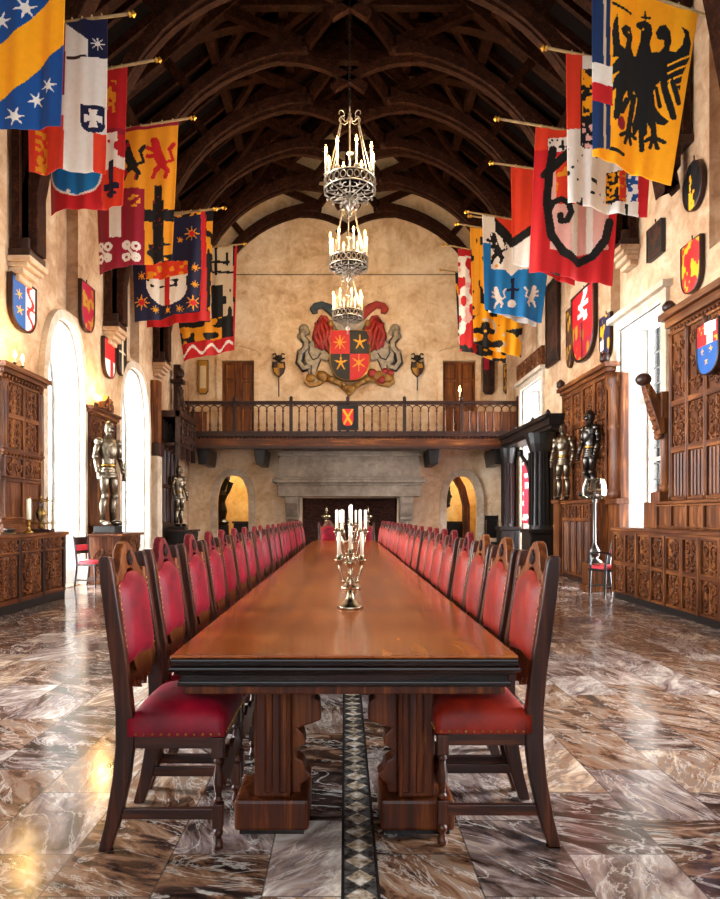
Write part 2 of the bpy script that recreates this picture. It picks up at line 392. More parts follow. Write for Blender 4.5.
# pale dressed-stone surrounds of the arched windows and of the square ones
k = 40
for a, b in LW:
    L = lancet(a+.012,b-.012,.02,4.835,3.55); L = L[1:]+[L[0]]
    q = MB(); q.path([(XL-.27,y,z) for y,z in L], .5, .02, (1,0,0)); struct('trim_%d' % k, q, M['jamb']); k += 1
for a, b, t in RW:  # includes the added unseen windows nearest the camera
    q = MB(); q.path([(XR+.27,a+.012,.02),(XR+.27,a+.012,t-.012),(XR+.27,b-.012,t-.012),(XR+.27,b-.012,.02)], .5, .02, (1,0,0)); struct('trim_%d' % k, q, M['jamb']); k += 1  # includes the added unseen window nearest the camera
for a, b in LW[1:]:  # added front fill behind the camera, outside the near opening
    L = lancet(a-.07,b+.07,.0,4.93,3.55); L = L[1:]+[L[0]]
    q = MB(); q.path([(XL+.02,y,z) for y,z in L], .16, .16, (1,0,0))
    q.box(XL-.02,XL+.16,a-.2,a+.02,0,.5); q.box(XL-.02,XL+.16,b-.02,b+.2,0,.5)
    struct('trim_%d' % k, q, M['lime']); k += 1
for a, b, t in RW[1:]:
    q = MB(); q.box(XR-.06,XR+.05,a-.16,a,0,t); q.box(XR-.06,XR+.05,b,b+.16,0,t); q.box(XR-.06,XR+.05,a-.16,b+.16,t,t+.16)
    q.box(XR-.16,XR+.05,a-.26,b+.26,t+.16,t+.26); struct('trim_%d' % k, q, M['lime']); k += 1
# low stone skirting
struct('baseboard_left', MB().box(XL,XL+.05,16.7,YF,0,.22), M['stone'])
struct('baseboard_right', MB().box(XR-.05,XR,19.3,YF,0,.22), M['stone'])

# ---------------------------------------------------------------- roof trusses
def arc(side, x_from, x_to, n=16, a=4.95, b=6.05, z0=5.35, e=2.5):
    cx = .1; pts = []
    for i in range(n+1):
        t = i/n; x = x_from+(x_to-x_from)*(1-(1-t)**1.9)
        pts.append((cx+side*x, 0, z0+b*max(0,1-(x/a)**e)**(1/e)))
    return pts
def truss(name, label, d, feet):
    t = thing(name, label, 'roof truss', (0,d,0), 0, 'timber roof trusses')
    for s in (-1,1):
        wall = XL if s < 0 else XR
        main = feet[0 if s < 0 else 1]; xs = 4.93 if main else 4.7
        pts = arc(s, xs, 1.0)
        if main: pts = [(pts[0][0],0,main+.1),(pts[0][0],0,(main+.1+pts[0][2])/2)]+pts
        MB().path(pts, .3, [.26]*(len(pts)-5)+[.3,.34,.38,.42,.42]).build('arch_brace', M['beam'], t, bevel=.02)
        MB().path([(p[0],0,p[2]-.17) for p in arc(s, xs-.06, 1.25)], .14, .1).build('arch_moulding', M['beam'], t)
        xe = wall; MB().bar((.1,0,RIDGE-.38),(xe,0,rz_(xe)-.38),.24,.34).build('principal_rafter', M['beam'], t, bevel=.02)
        MB().bar((.1+s*.95,0,11.45),(.1+s*2.75,0,rz_(.1+s*2.75)-.4),.18,.2).build('strut', M['beam'], t, bevel=.015)
        MB().bar((.1+s*.95,0,11.4),(.1-s*.05,0,12.75),.18,.22).build('strut', M['beam'], t, bevel=.015)
        sc = [(.1+s*(1.5-1.85*i/8),0,11.12-.62*(i/8)**1.25+.12*math.sin(PI*i/8)) for i in range(9)]
        MB().path(sc,.13,.17).build('scissor_brace', M['beam'], t)
        MB().ell((.1+s*.95,-.02,11.28),(.12,.17,.14),10,6).build('boss', M['beam'], t)
        MB().bar((.1+s*3.3,0,10.35),(.1+s*4.0,0,rz_(.1+s*4.0)-.4),.16,.18).build('strut', M['beam'], t, bevel=.015)
        if main:
            zb = main
            MB().box(wall-s*.02 if s>0 else wall-.0, wall-s*.28 if s>0 else wall+.28,-.15,.15,zb+.1,rz_(wall)-.3).build('wall_post', M['beam'], t, bevel=.02, fix=True)
            for o in (-.21,.21): MB().box(min(wall-s*.05,wall-s*.17),max(wall-s*.05,wall-s*.17),o-.045,o+.045,zb+.1,9.8).build('side_post', M['beam'], t)
            bl = MB(); x0,x1 = sorted((wall, wall-s*.34)); bl.box(x0,x1,-.26,.26,zb,zb+.12); x0,x1 = sorted((wall, wall-s*.3)); bl.box(x0,x1,-.22,.22,zb+.12,zb+.3)
            bl.build('post_base', M['dark'], t, bevel=.02)
            MB().path([(wall-s*.25,0,8.0),(wall-s*.5,0,8.9),(wall-s*1.0,0,9.7),(wall-s*1.7,0,10.2)],.15,.2).build('brace', M['beam'], t)
    MB().bar((-2.3,0,12.35),(2.5,0,12.35),.2,.26,).build('collar', M['beam'], t, bevel=.02)
    MB().box(.02,.18,-.08,.08,12.3,RIDGE-.3).build('king_post', M['beam'], t)
    return t
TD = [(20.8,(0,0)),(19.05,(0,0)),(17.25,(5.4,0)),(15.4,(0,0)),(13.75,(5.32,0)),(11.75,(0,6.2)),(9.95,(5.27,7.0)),(8.05,(0,6.2)),(6.2,(5.3,0))]
for i, (d, mn) in enumerate(TD):
    truss('roof_truss', 'dark oak arched roof truss, '+('against the gable wall above the gallery' if i == 0 else ORD[i+1]+' truss counted from the gable wall'), d, mn)
# curved braces that run along the slope between trusses
for s, wl in ((-1,'arched-window'),(1,'square-window')):
    for i in range(len(TD)-1):
        d0, d1 = TD[i][0], TD[i+1][0]; m = MB()
        x0, x1 = .1+s*3.9, .1+s*1.6
        for a, b in ((d0,d1),(d1,d0)):
            m.path([(x0+(x1-x0)*t, a+(b-a)*t**1.6, rz_(x0+(x1-x0)*t)-.42+.0) for t in [j/6 for j in range(7)]], .1, .2, (s*.6,0,.8))
        m.build('wind_brace', M['beam'], ceil)
# stone corbels under the wall posts
FEET = {-1:((17.25,5.4,'nearest the gallery'),(13.75,5.32,'second from the gallery'),(9.95,5.27,'third from the gallery')), 1:((11.75,6.2,'behind the red banner'),)}
for s, wl in ((-1,'arched-window'),(1,'square-window')):
    for d, zc, where in FEET[s]:
        wall = XL if s < 0 else XR; q = MB()
        for dx, hw, z0, z1 in ((.36,.3,-.09,0),(.3,.27,-.16,-.09),(.23,.24,-.25,-.16),(.15,.2,-.34,-.25)):
            x0, x1 = sorted((wall, wall-s*dx)); q.box(x0,x1,d-hw,d+hw,zc+z0,zc+z1)
        tag(q.build('stone_corbel', M['plaster'], bevel=.015), ('moulded stone corbel under a roof post on the %s wall, %s' if s < 0 else 'moulded stone corbel under a roof post on the %s wall, %s') % (wl, where), 'corbel', 'stone corbels')
# ---------------------------------------------------------------- the long table
TY0, TY1 = 2.53, 14.1
tb = thing('dining_table', 'very long polished oak banqueting table on carved trestle legs', 'table', (0,TY0,0))
LEN = TY1-TY0
def slab(x, yo, z0, z1): return MB().box(-x, x, -yo, LEN+yo, z0, z1)
slab(.688,-.002,.768,.78).build('tabletop', M['top'], tb, bevel=.003)
q = MB(); q.box(-.692,.692,-.004,LEN+.004,.735,.7665); q.box(-.699,.699,-.012,LEN+.012,.715,.735); q.box(-.68,.68,.01,LEN-.01,.7,.715); q.build('edge_moulding', M['edge'], tb, bevel=.008)
q = MB(); q.box(-.66,.66,.03,LEN-.03,.665,.7); q.box(-.668,.668,.022,LEN-.022,.65,.672); q.build('apron', M['edge'], tb, bevel=.006)
MB().box(-.645,.645,.04,LEN-.04,.615,.65).build('apron_rail', M['trestle'], tb, bevel=.006)
ys = [.12, 3.4, 6.8, LEN-.62]
for y in ys:
    fw = .46 if y < 1 else .375
    for s in (-1,1):
        pd = MB(); po_ = .378 if y < 1 else .34
        pd.box(min(s*.225,s*po_),max(s*.225,s*po_),y+.03,y+.23,.15,.615)
        for k in (0,1): pd.box(min(s*(.24+.06*k),s*(.275+.06*k)),max(s*(.24+.06*k),s*(.275+.06*k)),y+.018,y+.05,.17,.6)
        o = pd.build('trestle_leg', M['trestle'], tb, bevel=.012)
        prof = [(.228,.615),(.095,.615),(.09,.59),(.12,.575),(.13,.555),(.105,.54),(.1,.46),(.14,.445),(.175,.435),(.2,.425),(.175,.4),(.165,.36),(.19,.345),(.21,.325),(.205,.3),(.178,.285),(.165,.25),(.14,.225),(.165,.2),(.19,.185),(.185,.15),(.228,.15)]
        MB().prism([(s*x,z) for x,z in prof], y+.08, y+.18).build('scroll_bracket', M['trestle'], o, bevel=.008)
        MB().box(min(s*.15,s*fw),max(s*.15,s*fw),y+.01,y+.29,.02,.15).build('foot_block', M['trestle'], tb, bevel=.015)
        MB().box(min(s*.17,s*(fw-.02)),max(s*.17,s*(fw-.02)),y+.03,y+.27,0,.02).build('foot_pad', M['edge'], tb)
for s in (-1,1): MB().box(s*.3-.05,s*.3+.05,.3,LEN-.4,.5,.58).build('stretcher', M['trestle'], tb)

# ---------------------------------------------------------------- the chairs
def sweep_side(pts, x0, x1):
    """a stile: (y, z, depth) stations, straight across x"""
    m = MB(); vs = []; n = len(pts)
    for y, z, d in pts: vs += [(x0,y-d/2,z),(x1,y-d/2,z),(x1,y+d/2,z),(x0,y+d/2,z)]
    fs = [(3,2,1,0), tuple((n-1)*4+k for k in range(4))]
    for i in range(n-1):
        for k in range(4): fs.append((i*4+k, i*4+(k+1)%4, i*4+4+(k+1)%4, i*4+4+k))
    return m.add(vs, fs)
def back_y(z): return .15+.085*max(0,(z-.45)/.72)**1.1
def make_chair(label, cover, group, tall=0):
    t = thing('dining_chair', label, 'chair', (0,0,0), 0, group); hw = .235
    st = [(.235,0,.05),(.2,.12,.06),(.168,.28,.068),(.153,.42,.072),(.155,.55,.07),(.17,.7,.066),(back_y(.95),.95,.06),(back_y(1.1),1.1,.056),(back_y(1.15),1.15,.052),(back_y(1.17),1.17,.036)]
    for s in (-1,1):
        x0, x1 = sorted((s*hw, s*(hw-.042))); sweep_side(st, x0, x1).build('rear_leg', M['chair'], t, bevel=.006)
        fx = s*(hw-.026)
        prof = [(.012,0),(.02,.004),(.022,.02),(.016,.035),(.012,.05),(.019,.06),(.021,.072),(.013,.084),(.011,.09)]
        lg = MB(); lg.lathe(prof, 12, (fx,-.215,0)); lg.box(fx-.021,fx+.021,-.236,-.194,.088,.185)
        lg.lathe([(.014,.185),(.02,.2),(.013,.212),(.014,.225),(.022,.26),(.021,.29),(.014,.33),(.012,.342),(.02,.352),(.013,.362),(.016,.372)], 12, (fx,-.215,0))
        lg.box(fx-.023,fx+.023,-.238,-.192,.37,.45); lg.build('front_leg', M['chair'], t, bevel=.003)
        x0, x1 = sorted((s*(hw-.012), s*(hw-.036)))
        MB().box(x0,x1,-.2,.19,.122,.166).build('side_stretcher', M['chairx'], t, bevel=.004)
        MB().box(x0,x1,-.2,.14,.405,.458).build('side_rail', M['chairx'], t, bevel=.004)
    MB().box(-hw+.04,hw-.04,-.228,-.204,.405,.458).build('front_rail', M['chair'], t, bevel=.004)
    MB().box(-hw+.04,hw-.04,.135,.16,.405,.458).build('back_rail', M['chair'], t, bevel=.004)
    fs = MB(); fs.prism([(-.19,.31),(-.19,.27),(-.14,.25),(-.1,.2),(-.05,.22),(0,.19),(.05,.22),(.1,.2),(.14,.25),(.19,.27),(.19,.31),(.12,.33),(.06,.31),(0,.345),(-.06,.31),(-.12,.33)], -.225, -.203)
    fs.build('front_stretcher', M['chair'], t, bevel=.004)
    # seat cushion, domed
    m = MB(); nx, ny = 12, 12; vs = []
    for i in range(nx+1):
        for j in range(ny+1):
            u, v = -1+2*i/nx, -1+2*j/ny
            d = max(0,(1-abs(u)**3.2)*(1-abs(v)**3.2))**.55
            vs.append((u*(hw+.004), -.245+(v+1)/2*.385, .53+.062*d))
    def gid(i,j): return i*(ny+1)+j
    fs_ = [(gid(i,j),gid(i+1,j),gid(i+1,j+1),gid(i,j+1)) for i in range(nx) for j in range(ny)]
    ring = [gid(i,0) for i in range(nx+1)]+[gid(nx,j) for j in range(1,ny+1)]+[gid(i,ny) for i in range(nx-1,-1,-1)]+[gid(0,j) for j in range(ny-1,0,-1)]
    b0 = len(vs); vs += [(vs[r][0]*1.0,vs[r][1],.458) for r in ring]; k = len(ring)
    fs_ += [(ring[i],b0+i,b0+(i+1)%k,ring[(i+1)%k]) for i in range(k)]
    m.add(vs, fs_); seat = m.build('seat', cover, t, smooth=True, fix=True)
    nl = MB(); 
    def nail(m, p, r=.0065): m.ell(p, (r,r,r), 6, 4)
    for s in (-1,1):
        for i in range(11): nail(nl, (s*(hw+.004),-.225+i*.033,.468))
    for i in range(13): nail(nl, (-.2+i*.0333,-.246,.468))
    nl.build('nail_head', M['brass'], seat, smooth=True)
    # back upholstery: arched top, padded
    m = MB(); nu, nv = 10, 14; vs = []; pw = .172
    def topz(u): return 1.045+.05*math.cos(u*PI/2)**.8-.018*math.exp(-((abs(u)-.62)/.13)**2)
    for i in range(nu+1):
        for j in range(nv+1):
            u, v = -1+2*i/nu, j/nv; zb = .745-.02*abs(u)
            z = zb+(topz(u)-zb)*v; d = max(0,(1-abs(u)**3)*(1-abs(2*v-1)**5))**.6
            vs.append((u*pw, back_y(z)-.02-.034*d, z))
    g2 = lambda i,j: i*(nv+1)+j
    m.add(vs, [(g2(i,j),g2(i+1,j),g2(i+1,j+1),g2(i,j+1)) for i in range(nu) for j in range(nv)])
    vs = [(x,back_y(z)+.012,z) for x,y,z in vs]
    m.add(vs, [(g2(i,j),g2(i,j+1),g2(i+1,j+1),g2(i+1,j)) for i in range(nu) for j in range(nv)])
    bk = m.build('backrest', cover, t, smooth=True)
    for s in (-1,1):
        nl = MB()
        for i in range(13): z = .755+i*.0245; nail(nl, (s*(pw+.006),back_y(z)-.024,z))
        nl.build('nail_head', M['brass'], bk, smooth=True)
    # carved frame: two inner stiles, gothic gable crest, scrolled lower rail
    for s in (-1,1):
        fr = MB(); x0,x1 = sorted((s*.165,s*.196)); a = len(fr.v)
        fr.v += [(x,y+back_y(z),z) for z in (.7,1.1) for x,y in ((x0,-.022),(x1,-.022),(x1,.018),(x0,.018))]
        fr.f += [(a,a+3,a+2,a+1),(a+4,a+5,a+6,a+7)]+[(a+k,a+(k+1)%4,a+4+(k+1)%4,a+4+k) for k in range(4)]; fr.c += [None]*6
        fr.build('back_frame', M['crest'], t, bevel=.004)
    def shear(mb):
        mb.v = [(x, y+back_y(z), z) for x,y,z in mb.v]; return mb
    half = [(0,1.222),(.035,1.214),(.066,1.19),(.092,1.155),(.112,1.12),(.128,1.103),(.142,1.1),(.15,1.085),(.168,1.085),(.18,1.1),(.193,1.095),(.195,1.02)]
    low = [(.168,1.03),(.15,1.052),(.135,1.062),(.11,1.05),(.095,1.058),(.07,1.085),(.045,1.088),(.03,1.105),(0,1.108)]
    poly = half+low; poly = poly+[(-x,z) for x,z in poly[::-1][1:-1]]
    cr = shear(MB().prism(poly, -.018, .02)).build('crest', M['crest'], t, bevel=.005)
    tr = MB()
    for s in (-1,1):
        tr.tube([(s*(.006+.018*math.sin(a))*1, -.022, 1.125+.022*(1-math.cos(a))) for a in [j*PI/6 for j in range(10)]], .006, 5)
    tr.tube([(0,-.024,1.125),(0,-.024,1.185)], .006, 5); shear(tr).build('tracery', M['dark'], cr)
    lowr = [(.196,.755),(.15,.752),(.1,.738),(.05,.745),(0,.735),(0,.62),(.03,.6),(.05,.63),(.075,.645),(.085,.62),(.115,.625),(.125,.66),(.155,.65),(.17,.675),(.196,.68)]
    poly = lowr+[(-x,z) for x,z in lowr[::-1] if x > 0]
    shear(MB().prism(poly, -.02, .018)).build('lower_rail', M['crest'], t, bevel=.005)
    return t
SIDE = {-1:'arched-window side', 1:'square-window side'}
nL, nR, pL, pR = 20, 22, .58, .53
cv = {-1:make_chair('x', M['velvet'], 'high-backed chairs down the arched-window side'), 1:make_chair('x', M['leather'], 'high-backed chairs down the square-window side')}
for s, n, p, X, y0 in ((-1,nL,pL,-.72,TY0+.24),(1,nR,pR,.612,TY0+.275)):
    for i in range(n):
        w = 'red-upholstered gothic chair, %s of the table, %s from the near end' % (SIDE[s], ORD[i+1])
        if i == n-1: w = 'red-upholstered gothic chair, %s of the table, last at the far end' % SIDE[s]
        j = rnd.uniform(-.012,.012) if i else 0; a = rnd.uniform(-.02,.02) if i else 0
        loc = (X+j*1.5, y0+i*p+j, 0); rz = (PI/2 if s < 0 else -PI/2)+a
        if i == 0: o = cv[s]; o.location = loc; o.rotation_euler = (0,0,rz); o['label'] = w
        else:
            o = dup(cv[s], loc, rz, w)
            if i >= (1 if s < 0 else 3):  # farther crests get the painted-in red reflection
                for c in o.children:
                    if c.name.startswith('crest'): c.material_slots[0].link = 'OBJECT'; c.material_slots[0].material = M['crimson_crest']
# two arm-less head chairs beyond the far end, turned to the table
for x, w in ((-.37,'arched-window'),(.46,'square-window')):
    dup(cv[-1], (x,TY1+.42,0), 0, 'red high-backed chair at the far head of the table, nearer the %s side' % w)['group'] = 'chairs at the head of the table'

# ---------------------------------------------------------------- candelabra on the table
def candelabrum(label, x, y, h, arms, r, rise, arm_z=.44):
    t = thing('candelabrum', label, 'candelabrum', (x,y,.78), 0, 'silver candelabra on the table'); k = h/.45
    MB().lathe([(.078,0),(.08,.008),(.074,.018),(.06,.024),(.056,.034),(.036,.05),(.022,.075),(.016,.11)],20).build('base', M['silver'], t, smooth=True)
    MB().lathe([(.016,.1),(.013,.13),(.02,.145),(.012,.16),(.011,.2*k),(.02,.215*k),(.013,.23*k),(.012,h*.62),(.019,h*.64),(.01,h*.66),(.01,h*.72)],14).build('stem', M['silver'], t, smooth=True)
    def cup(px, py, z):
        MB().lathe([(.005,z-.03),(.014,z-.018),(.009,z-.01),(.027,z),(.028,z+.006),(.013,z+.008),(.015,z+.03),(.013,z+.032)],12,(px,py,0)).build('candle_cup', M['silver'], t, smooth=True)
        c = MB().lathe([(.0105,z+.012),(.0105,z+.165),(.006,z+.17)],10,(px,py,0)).build('candle', M['wax'], t, smooth=True)
        MB().tube([(px,py,z+.168),(px+.001,py,z+.18)],.0012,4).build('wick', M['black'], c)
    cup(0,0,h*.72+.02)
    for i in range(arms):
        a = 2*PI*i/arms+(0 if arms == 2 else .3); ca, sa = math.cos(a), math.sin(a)
        pts = [(ca*r*q, sa*r*q, h*arm_z-.05*math.sin(q*PI)*1.2+rise*q**3) for q in [j/9 for j in range(10)]]
        ar = MB(); ar.tube(pts, .007, 7); ar.ell(pts[5],(.013,.013,.013),8,6); ar.build('arm', M['silver'], t, smooth=True)
        cup(ca*r, sa*r, h*arm_z+rise+.025)
    return t
candelabrum('small silver candelabrum at the front, two low arms and tall candles', .035, 3.83, .42, 2, .068, .05, .5)
candelabrum('tall branched silver candelabrum right behind the small front one', .05, 4.85, .62, 5, .115, .13)
candelabrum('tall silver candelabrum behind the two front ones, around table middle', .06, 7.4, .66, 5, .12, .13)

# ---------------------------------------------------------------- chandeliers
def chandelier(d, label):
    x, zr = .085, 6.66; t = thing('chandelier', label, 'chandelier', (x,d,zr), 0, 'wrought candle chandeliers'); R = .39
    MB().lathe([(R,-.09),(R+.015,-.085),(R+.015,.085),(R,.09),(R-.02,.09),(R-.02,-.09)],36).build('ring', M['iron'], t)
    f = MB()
    for i in range(24):                                            # pierced band: quatrefoils in front of the hoop
        a = 2*PI*i/24; c, s = math.cos(a), math.sin(a)
        f.tube([(c*(R+.02)-s*.045*math.cos(b), s*(R+.02)+c*.045*math.cos(b), .06*math.sin(b)) for b in [j*PI/4 for j in range(8)]], .009, 4, True)
    f.tube([(math.cos(2*PI*i/40)*(R+.02), math.sin(2*PI*i/40)*(R+.02), .085) for i in range(40)],.012,5,True)
    f.tube([(math.cos(2*PI*i/40)*(R+.02), math.sin(2*PI*i/40)*(R+.02), -.085) for i in range(40)],.012,5,True)
    f.build('pierced_band', M['pewter'], t)
    f = MB()
    for i in range(8):                                             # scrolled spokes under the ring
        a = 2*PI*i/8; c, s = math.cos(a), math.sin(a)
        f.tube([(c*r, s*r, -.09-.1*(1-r/R)) for r in (.04,.15,.28,R)], .011, 5)
        for rr, q in ((.3,.07),(.17,.05)):
            for sg in (-1,1):
                f.tube([(c*(rr+q*math.cos(b))-sg*s*(q*.8+q*.8*math.sin(b)), s*(rr+q*math.cos(b))+sg*c*(q*.8+q*.8*math.sin(b)), -.1-.1*(1-rr/R)) for b in [j*PI/4 for j in range(7)]], .009, 4)
    f.build('spokes', M['pewter'], t)
    MB().lathe([(.0,-.5),(.02,-.49),(.03,-.46),(.012,-.43),(.02,-.4),(.06,-.36),(.075,-.31),(.05,-.27),(.03,-.25),(.06,-.22),(.035,-.19),(.02,-.1),(.018,.18),(.035,.2),(.015,.23),(.012,.5),(.06,.53),(.012,.56),(.014,1.04),(.05,1.08),(.02,1.13),(.03,1.17),(.0,1.2)],14).build('centre_stem', M['pewter'], t, smooth=True)
    for i in range(6):
        a = 2*PI*(i+.5)/6; c, s = math.cos(a), math.sin(a)
        MB().tube([(c*r,s*r,z) for r,z in ((R,.08),(R*.86,.3),(R*.66,.6),(R*.5,.88),(R*.42,1.02),(.16,1.07),(.09,1.02),(.03,1.05))],.009,5).build('suspension_rod', M['pewter'], t)
    for i in range(6):
        a = 2*PI*(i+.5)/6; c, s = math.cos(a), math.sin(a)
        MB().tube([(c*(.15+.05*math.cos(b)),s*(.15+.05*math.cos(b)),1.13+.05*math.sin(b)) for b in [-.5+j*.7 for j in range(7)]],.008,4).build('scroll', M['pewter'], t)
        MB().tube([(c*(.1+.06*math.cos(b)),s*(.1+.06*math.cos(b)),-.3+.06*math.sin(b)) for b in [-1.5+j*.7 for j in range(6)]],.008,4).build('scroll', M['pewter'], t)
    for i in range(16):
        a = 2*PI*i/16; MB().lathe([(.0,-.17),(.014,-.15),(.018,-.13),(.008,-.115),(.004,-.08)],6,(math.cos(a)*(R+.005),math.sin(a)*(R+.005),0)).build('drop', M['pewter'], t)
    for i in range(8):
        a = 2*PI*i/8+.26; px, py = math.cos(a)*(R+.005), math.sin(a)*(R+.005)
        MB().lathe([(.02,.08),(.03,.1),(.018,.115),(.042,.13),(.042,.137),(.02,.14),(.022,.17),(.019,.17)],10,(px,py,0)).build('candle_cup', M['pewter'], t, smooth=True)
        c = MB().lathe([(.019,.15),(.019,.49),(.012,.5)],10,(px,py,0)).build('candle', M['wax'], t, smooth=True)
        MB().lathe([(.0,.495),(.018,.512),(.022,.537),(.012,.58),(.0,.615)],8,(px,py,0)).build('flame', M['flame'], c, smooth=True)
    ch = MB(); top = RIDGE-zr-.55; z = 1.18; k = 0
    while z < 2.6:
        ch.tube([((.018*math.cos(b) if k%2 else 0),(0 if k%2 else .018*math.cos(b)),z+.03+.036*math.sin(b)) for b in [j*PI/4 for j in range(8)]],.0055,4,True); z += .055; k += 1
    ch.tube([(0,0,z-.03),(0,0,top)],.008,5); ch.build('chain', M['iron'], t)
    for i in range(4):
        a = 2*PI*i/4+.5
        L = bpy.data.lights.new('candle_light','POINT'); L.energy = 62; L.color = (1,.72,.42); L.shadow_soft_size = .06
        o = bpy.data.objects.new('candle_light', L); COL.objects.link(o); o.location = (x+math.cos(a)*.56, d+math.sin(a)*.56, zr+.62)
chandelier(10.35, 'nearest of three wrought candle chandeliers, highest in the picture')
chandelier(13.5, 'middle one of three candle chandeliers hanging over the table')
chandelier(17.05, 'farthest and lowest-looking candle chandelier, in front of the coat of arms')
# ---------------------------------------------------------------- carved furniture along the walls
def scrolls(m, x0, x1, z0, z1, y, seed=0, r=.011, n=3):
    r *= 1.45; y -= .006
    """mirrored foliage scrolls filling a panel, in low relief"""
    R = random.Random(seed); cx = (x0+x1)/2; hw = (x1-x0)/2; h = z1-z0
    for k in range(n):
        cz = z0+h*(k+.5)/n; rad = min(hw*.42, h/n*.45)
        st = R.uniform(0,6.28); tw = R.choice((-1,1))
        for s in (-1,1):
            pts = []
            for i in range(11):
                t = i/10; a = st+tw*t*7.5; q = rad*(1-.8*t)
                pts.append((cx+s*(hw*.5+math.cos(a)*q), y-.004-.006*t, cz+math.sin(a)*q))
            m.tube(pts, [r*(1-.4*i/10) for i in range(11)], 5)
            m.ell((cx+s*hw*.5,y-.006,cz),(r*1.5,r*1.3,r*1.5),6,4)
            for b in range(3):
                a = st+b*2.1; m.ell((cx+s*(hw*.5+math.cos(a)*rad*1.05),y-.003,cz+math.sin(a)*rad*1.05),(r*1.6,r,r*1.1),6,4)
    m.tube([(cx,y-.003,z0+h*.06),(cx,y-.003,z1-h*.06)], r*.8, 5)
    for k in range(n+1):
        m.ell((cx,y-.005,z0+h*(.08+.84*k/n)),(r*2,r*1.3,r*2.4),6,4)
def linen(m, x0, x1, z0, z1, y):
    """upright linenfold ribs"""
    n = 4
    for i in range(n):
        x = x0+(x1-x0)*(i+.5)/n; m.tube([(x,y,z0+.02),(x,y,z1-.02)], (x1-x0)*.07, 6)
def panels(t, x0, x1, z0, z1, cols, rows, y, mat, matx, kind='scroll', rail=.05, seed=0, name='carved_panel', depth=.042, n=3):
    """rails and stiles standing proud of recessed carved panels; front faces -y"""
    xs = [x0+(x1-x0)*i/cols for i in range(cols+1)]; zs = [z0+(z1-z0)*(i/rows if isinstance(rows,int) else 0) for i in range(rows+1)] if isinstance(rows,int) else rows
    for x in xs: MB().box(max(x0,x-rail/2), min(x1,x+rail/2), y-depth, y+.01, zs[0], zs[-1]).build('stile', mat, t, bevel=.005)
    for z in zs: MB().box(x0, x1, y-depth+.003, y+.01, max(zs[0],z-rail/2), min(zs[-1],z+rail/2)).build('rail', matx, t, bevel=.005)
    for i in range(len(xs)-1):
        for j in range(len(zs)-1):
            a, b, c, d = xs[i]+rail/2, xs[i+1]-rail/2, zs[j]+rail/2, zs[j+1]-rail/2
            m = MB(); m.box(a-.004,b+.004,y-.002,y+.008,c-.004,d+.004)
            if (kind if isinstance(kind,str) else kind[j]) == 'scroll': scrolls(m, a+.012, b-.012, c+.01, d-.01, y-.004, seed*100+i*10+j, max(.008,(b-a)*.035), n)
            elif (kind if isinstance(kind,str) else kind[j]) == 'linen': linen(m, a+.01, b-.01, c, d, y-.004)
            else: m.box(a+.03,b-.03,y-.012,y,c+.03,d-.03)
            m.build(name, mat, t)
def cornice(t, x0, x1, y0, y1, z, mat, steps=((0,.0,.05),(.04,.05,.1),(.09,.1,.16)), name='cornice', orn=True):
    m = MB()
    for o, a, b in steps: m.box(x0-o, x1+o, y0-o, y1, z+a, z+b)
    if orn:
        n = max(3,int((x1-x0)/.09))
        for i in range(n): x = x0+(x1-x0)*(i+.5)/n; m.ell((x,y0-.012,z+.025),(.028,.03,.03),6,4)
    m.build(name, mat, t, bevel=.006)

# --- buffet by the arched windows (front faces the hall)
LB = thing('carved_buffet', 'long carved oak buffet on black plinth beside the nearest arched window', 'buffet', (XL,7.5,0), PI/2)
# local: x = into the hall's depth from y=7.5, front at y=-.55
w = 2.88; fy = -.55
MB().box(0,w,fy+.03,0,.1,1.02).build('body', M['dark'], LB)
MB().box(-.02,w+.02,fy-.01,0,0,.12).build('plinth', M['black'], LB, bevel=.01)
MB().box(-.04,w+.06,fy-.06,0,1.02,1.075).build('worktop', M['oakx'], LB, bevel=.012)
m = MB(); m.box(0,w+.02,fy-.03,fy+.05,.99,1.02); m.box(0,w,fy-.025,fy+.04,.79,.83); m.box(0,w,fy-.02,fy+.04,.12,.19); m.build('rail', M['oakx'], LB, bevel=.006)
for i in range(4):
    a = .03+i*(w-.06)/4; b = a+(w-.06)/4
    f = MB(); f.box(a+.02,b-.02,fy,fy+.03,.83,.99); 
    for k in range(2): scrolls(f, a+.03+k*(b-a-.06)/2, a+.03+(k+1)*(b-a-.06)/2, .84,.98, fy, 40+i*2+k, .011, 1)
    f.build('frieze_panel', M['oak'], LB)
    f = MB(); f.box(a+.03,b-.03,fy,fy+.03,.2,.78); scrolls(f,a+.05,b-.05,.21,.78,fy,60+i,.018,3); scrolls(f,a+.18,b-.18,.23,.76,fy-.01,70+i,.012,4); f.build('door', M['oak'], LB)
    MB().box(b-.04,b+.04,fy-.03,fy+.03,.12,1.0).build('pilaster', M['dark'], LB, bevel=.008)
# --- tall cabinet standing on it
LC = thing('tall_cabinet', 'tall narrow carved oak cabinet standing on the buffet', 'cabinet', (XL,8.98,1.075), PI/2)
w = 1.2
MB().box(0.05,w-.05,-.27,0,.0,2.3).build('body', M['oak'], LC)
m = MB(); m.box(-.02,w+.02,-.33,0,0,.14); m.box(0,w,-.3,0,.14,.2); m.build('plinth', M['oakx'], LC, bevel=.01)
panels(LC, .05, w-.05, .2, .78, 2, 1, -.27, M['oak'], M['oakx'], 'plain', .07, 1)
panels(LC, .05, w-.05, .8, 1.12, 2, 1, -.27, M['oak'], M['oakx'], 'scroll', .06, 2, n=1)
cornice(LC, .02, w-.02, -.3, 0, 1.12, M['oakx'], ((0,0,.04),(.03,.04,.08)), 'string_course')
panels(LC, .12, w-.12, 1.2, 2.2, 2, 2, -.27, M['oak'], M['oakx'], 'scroll', .07, 3, n=3)
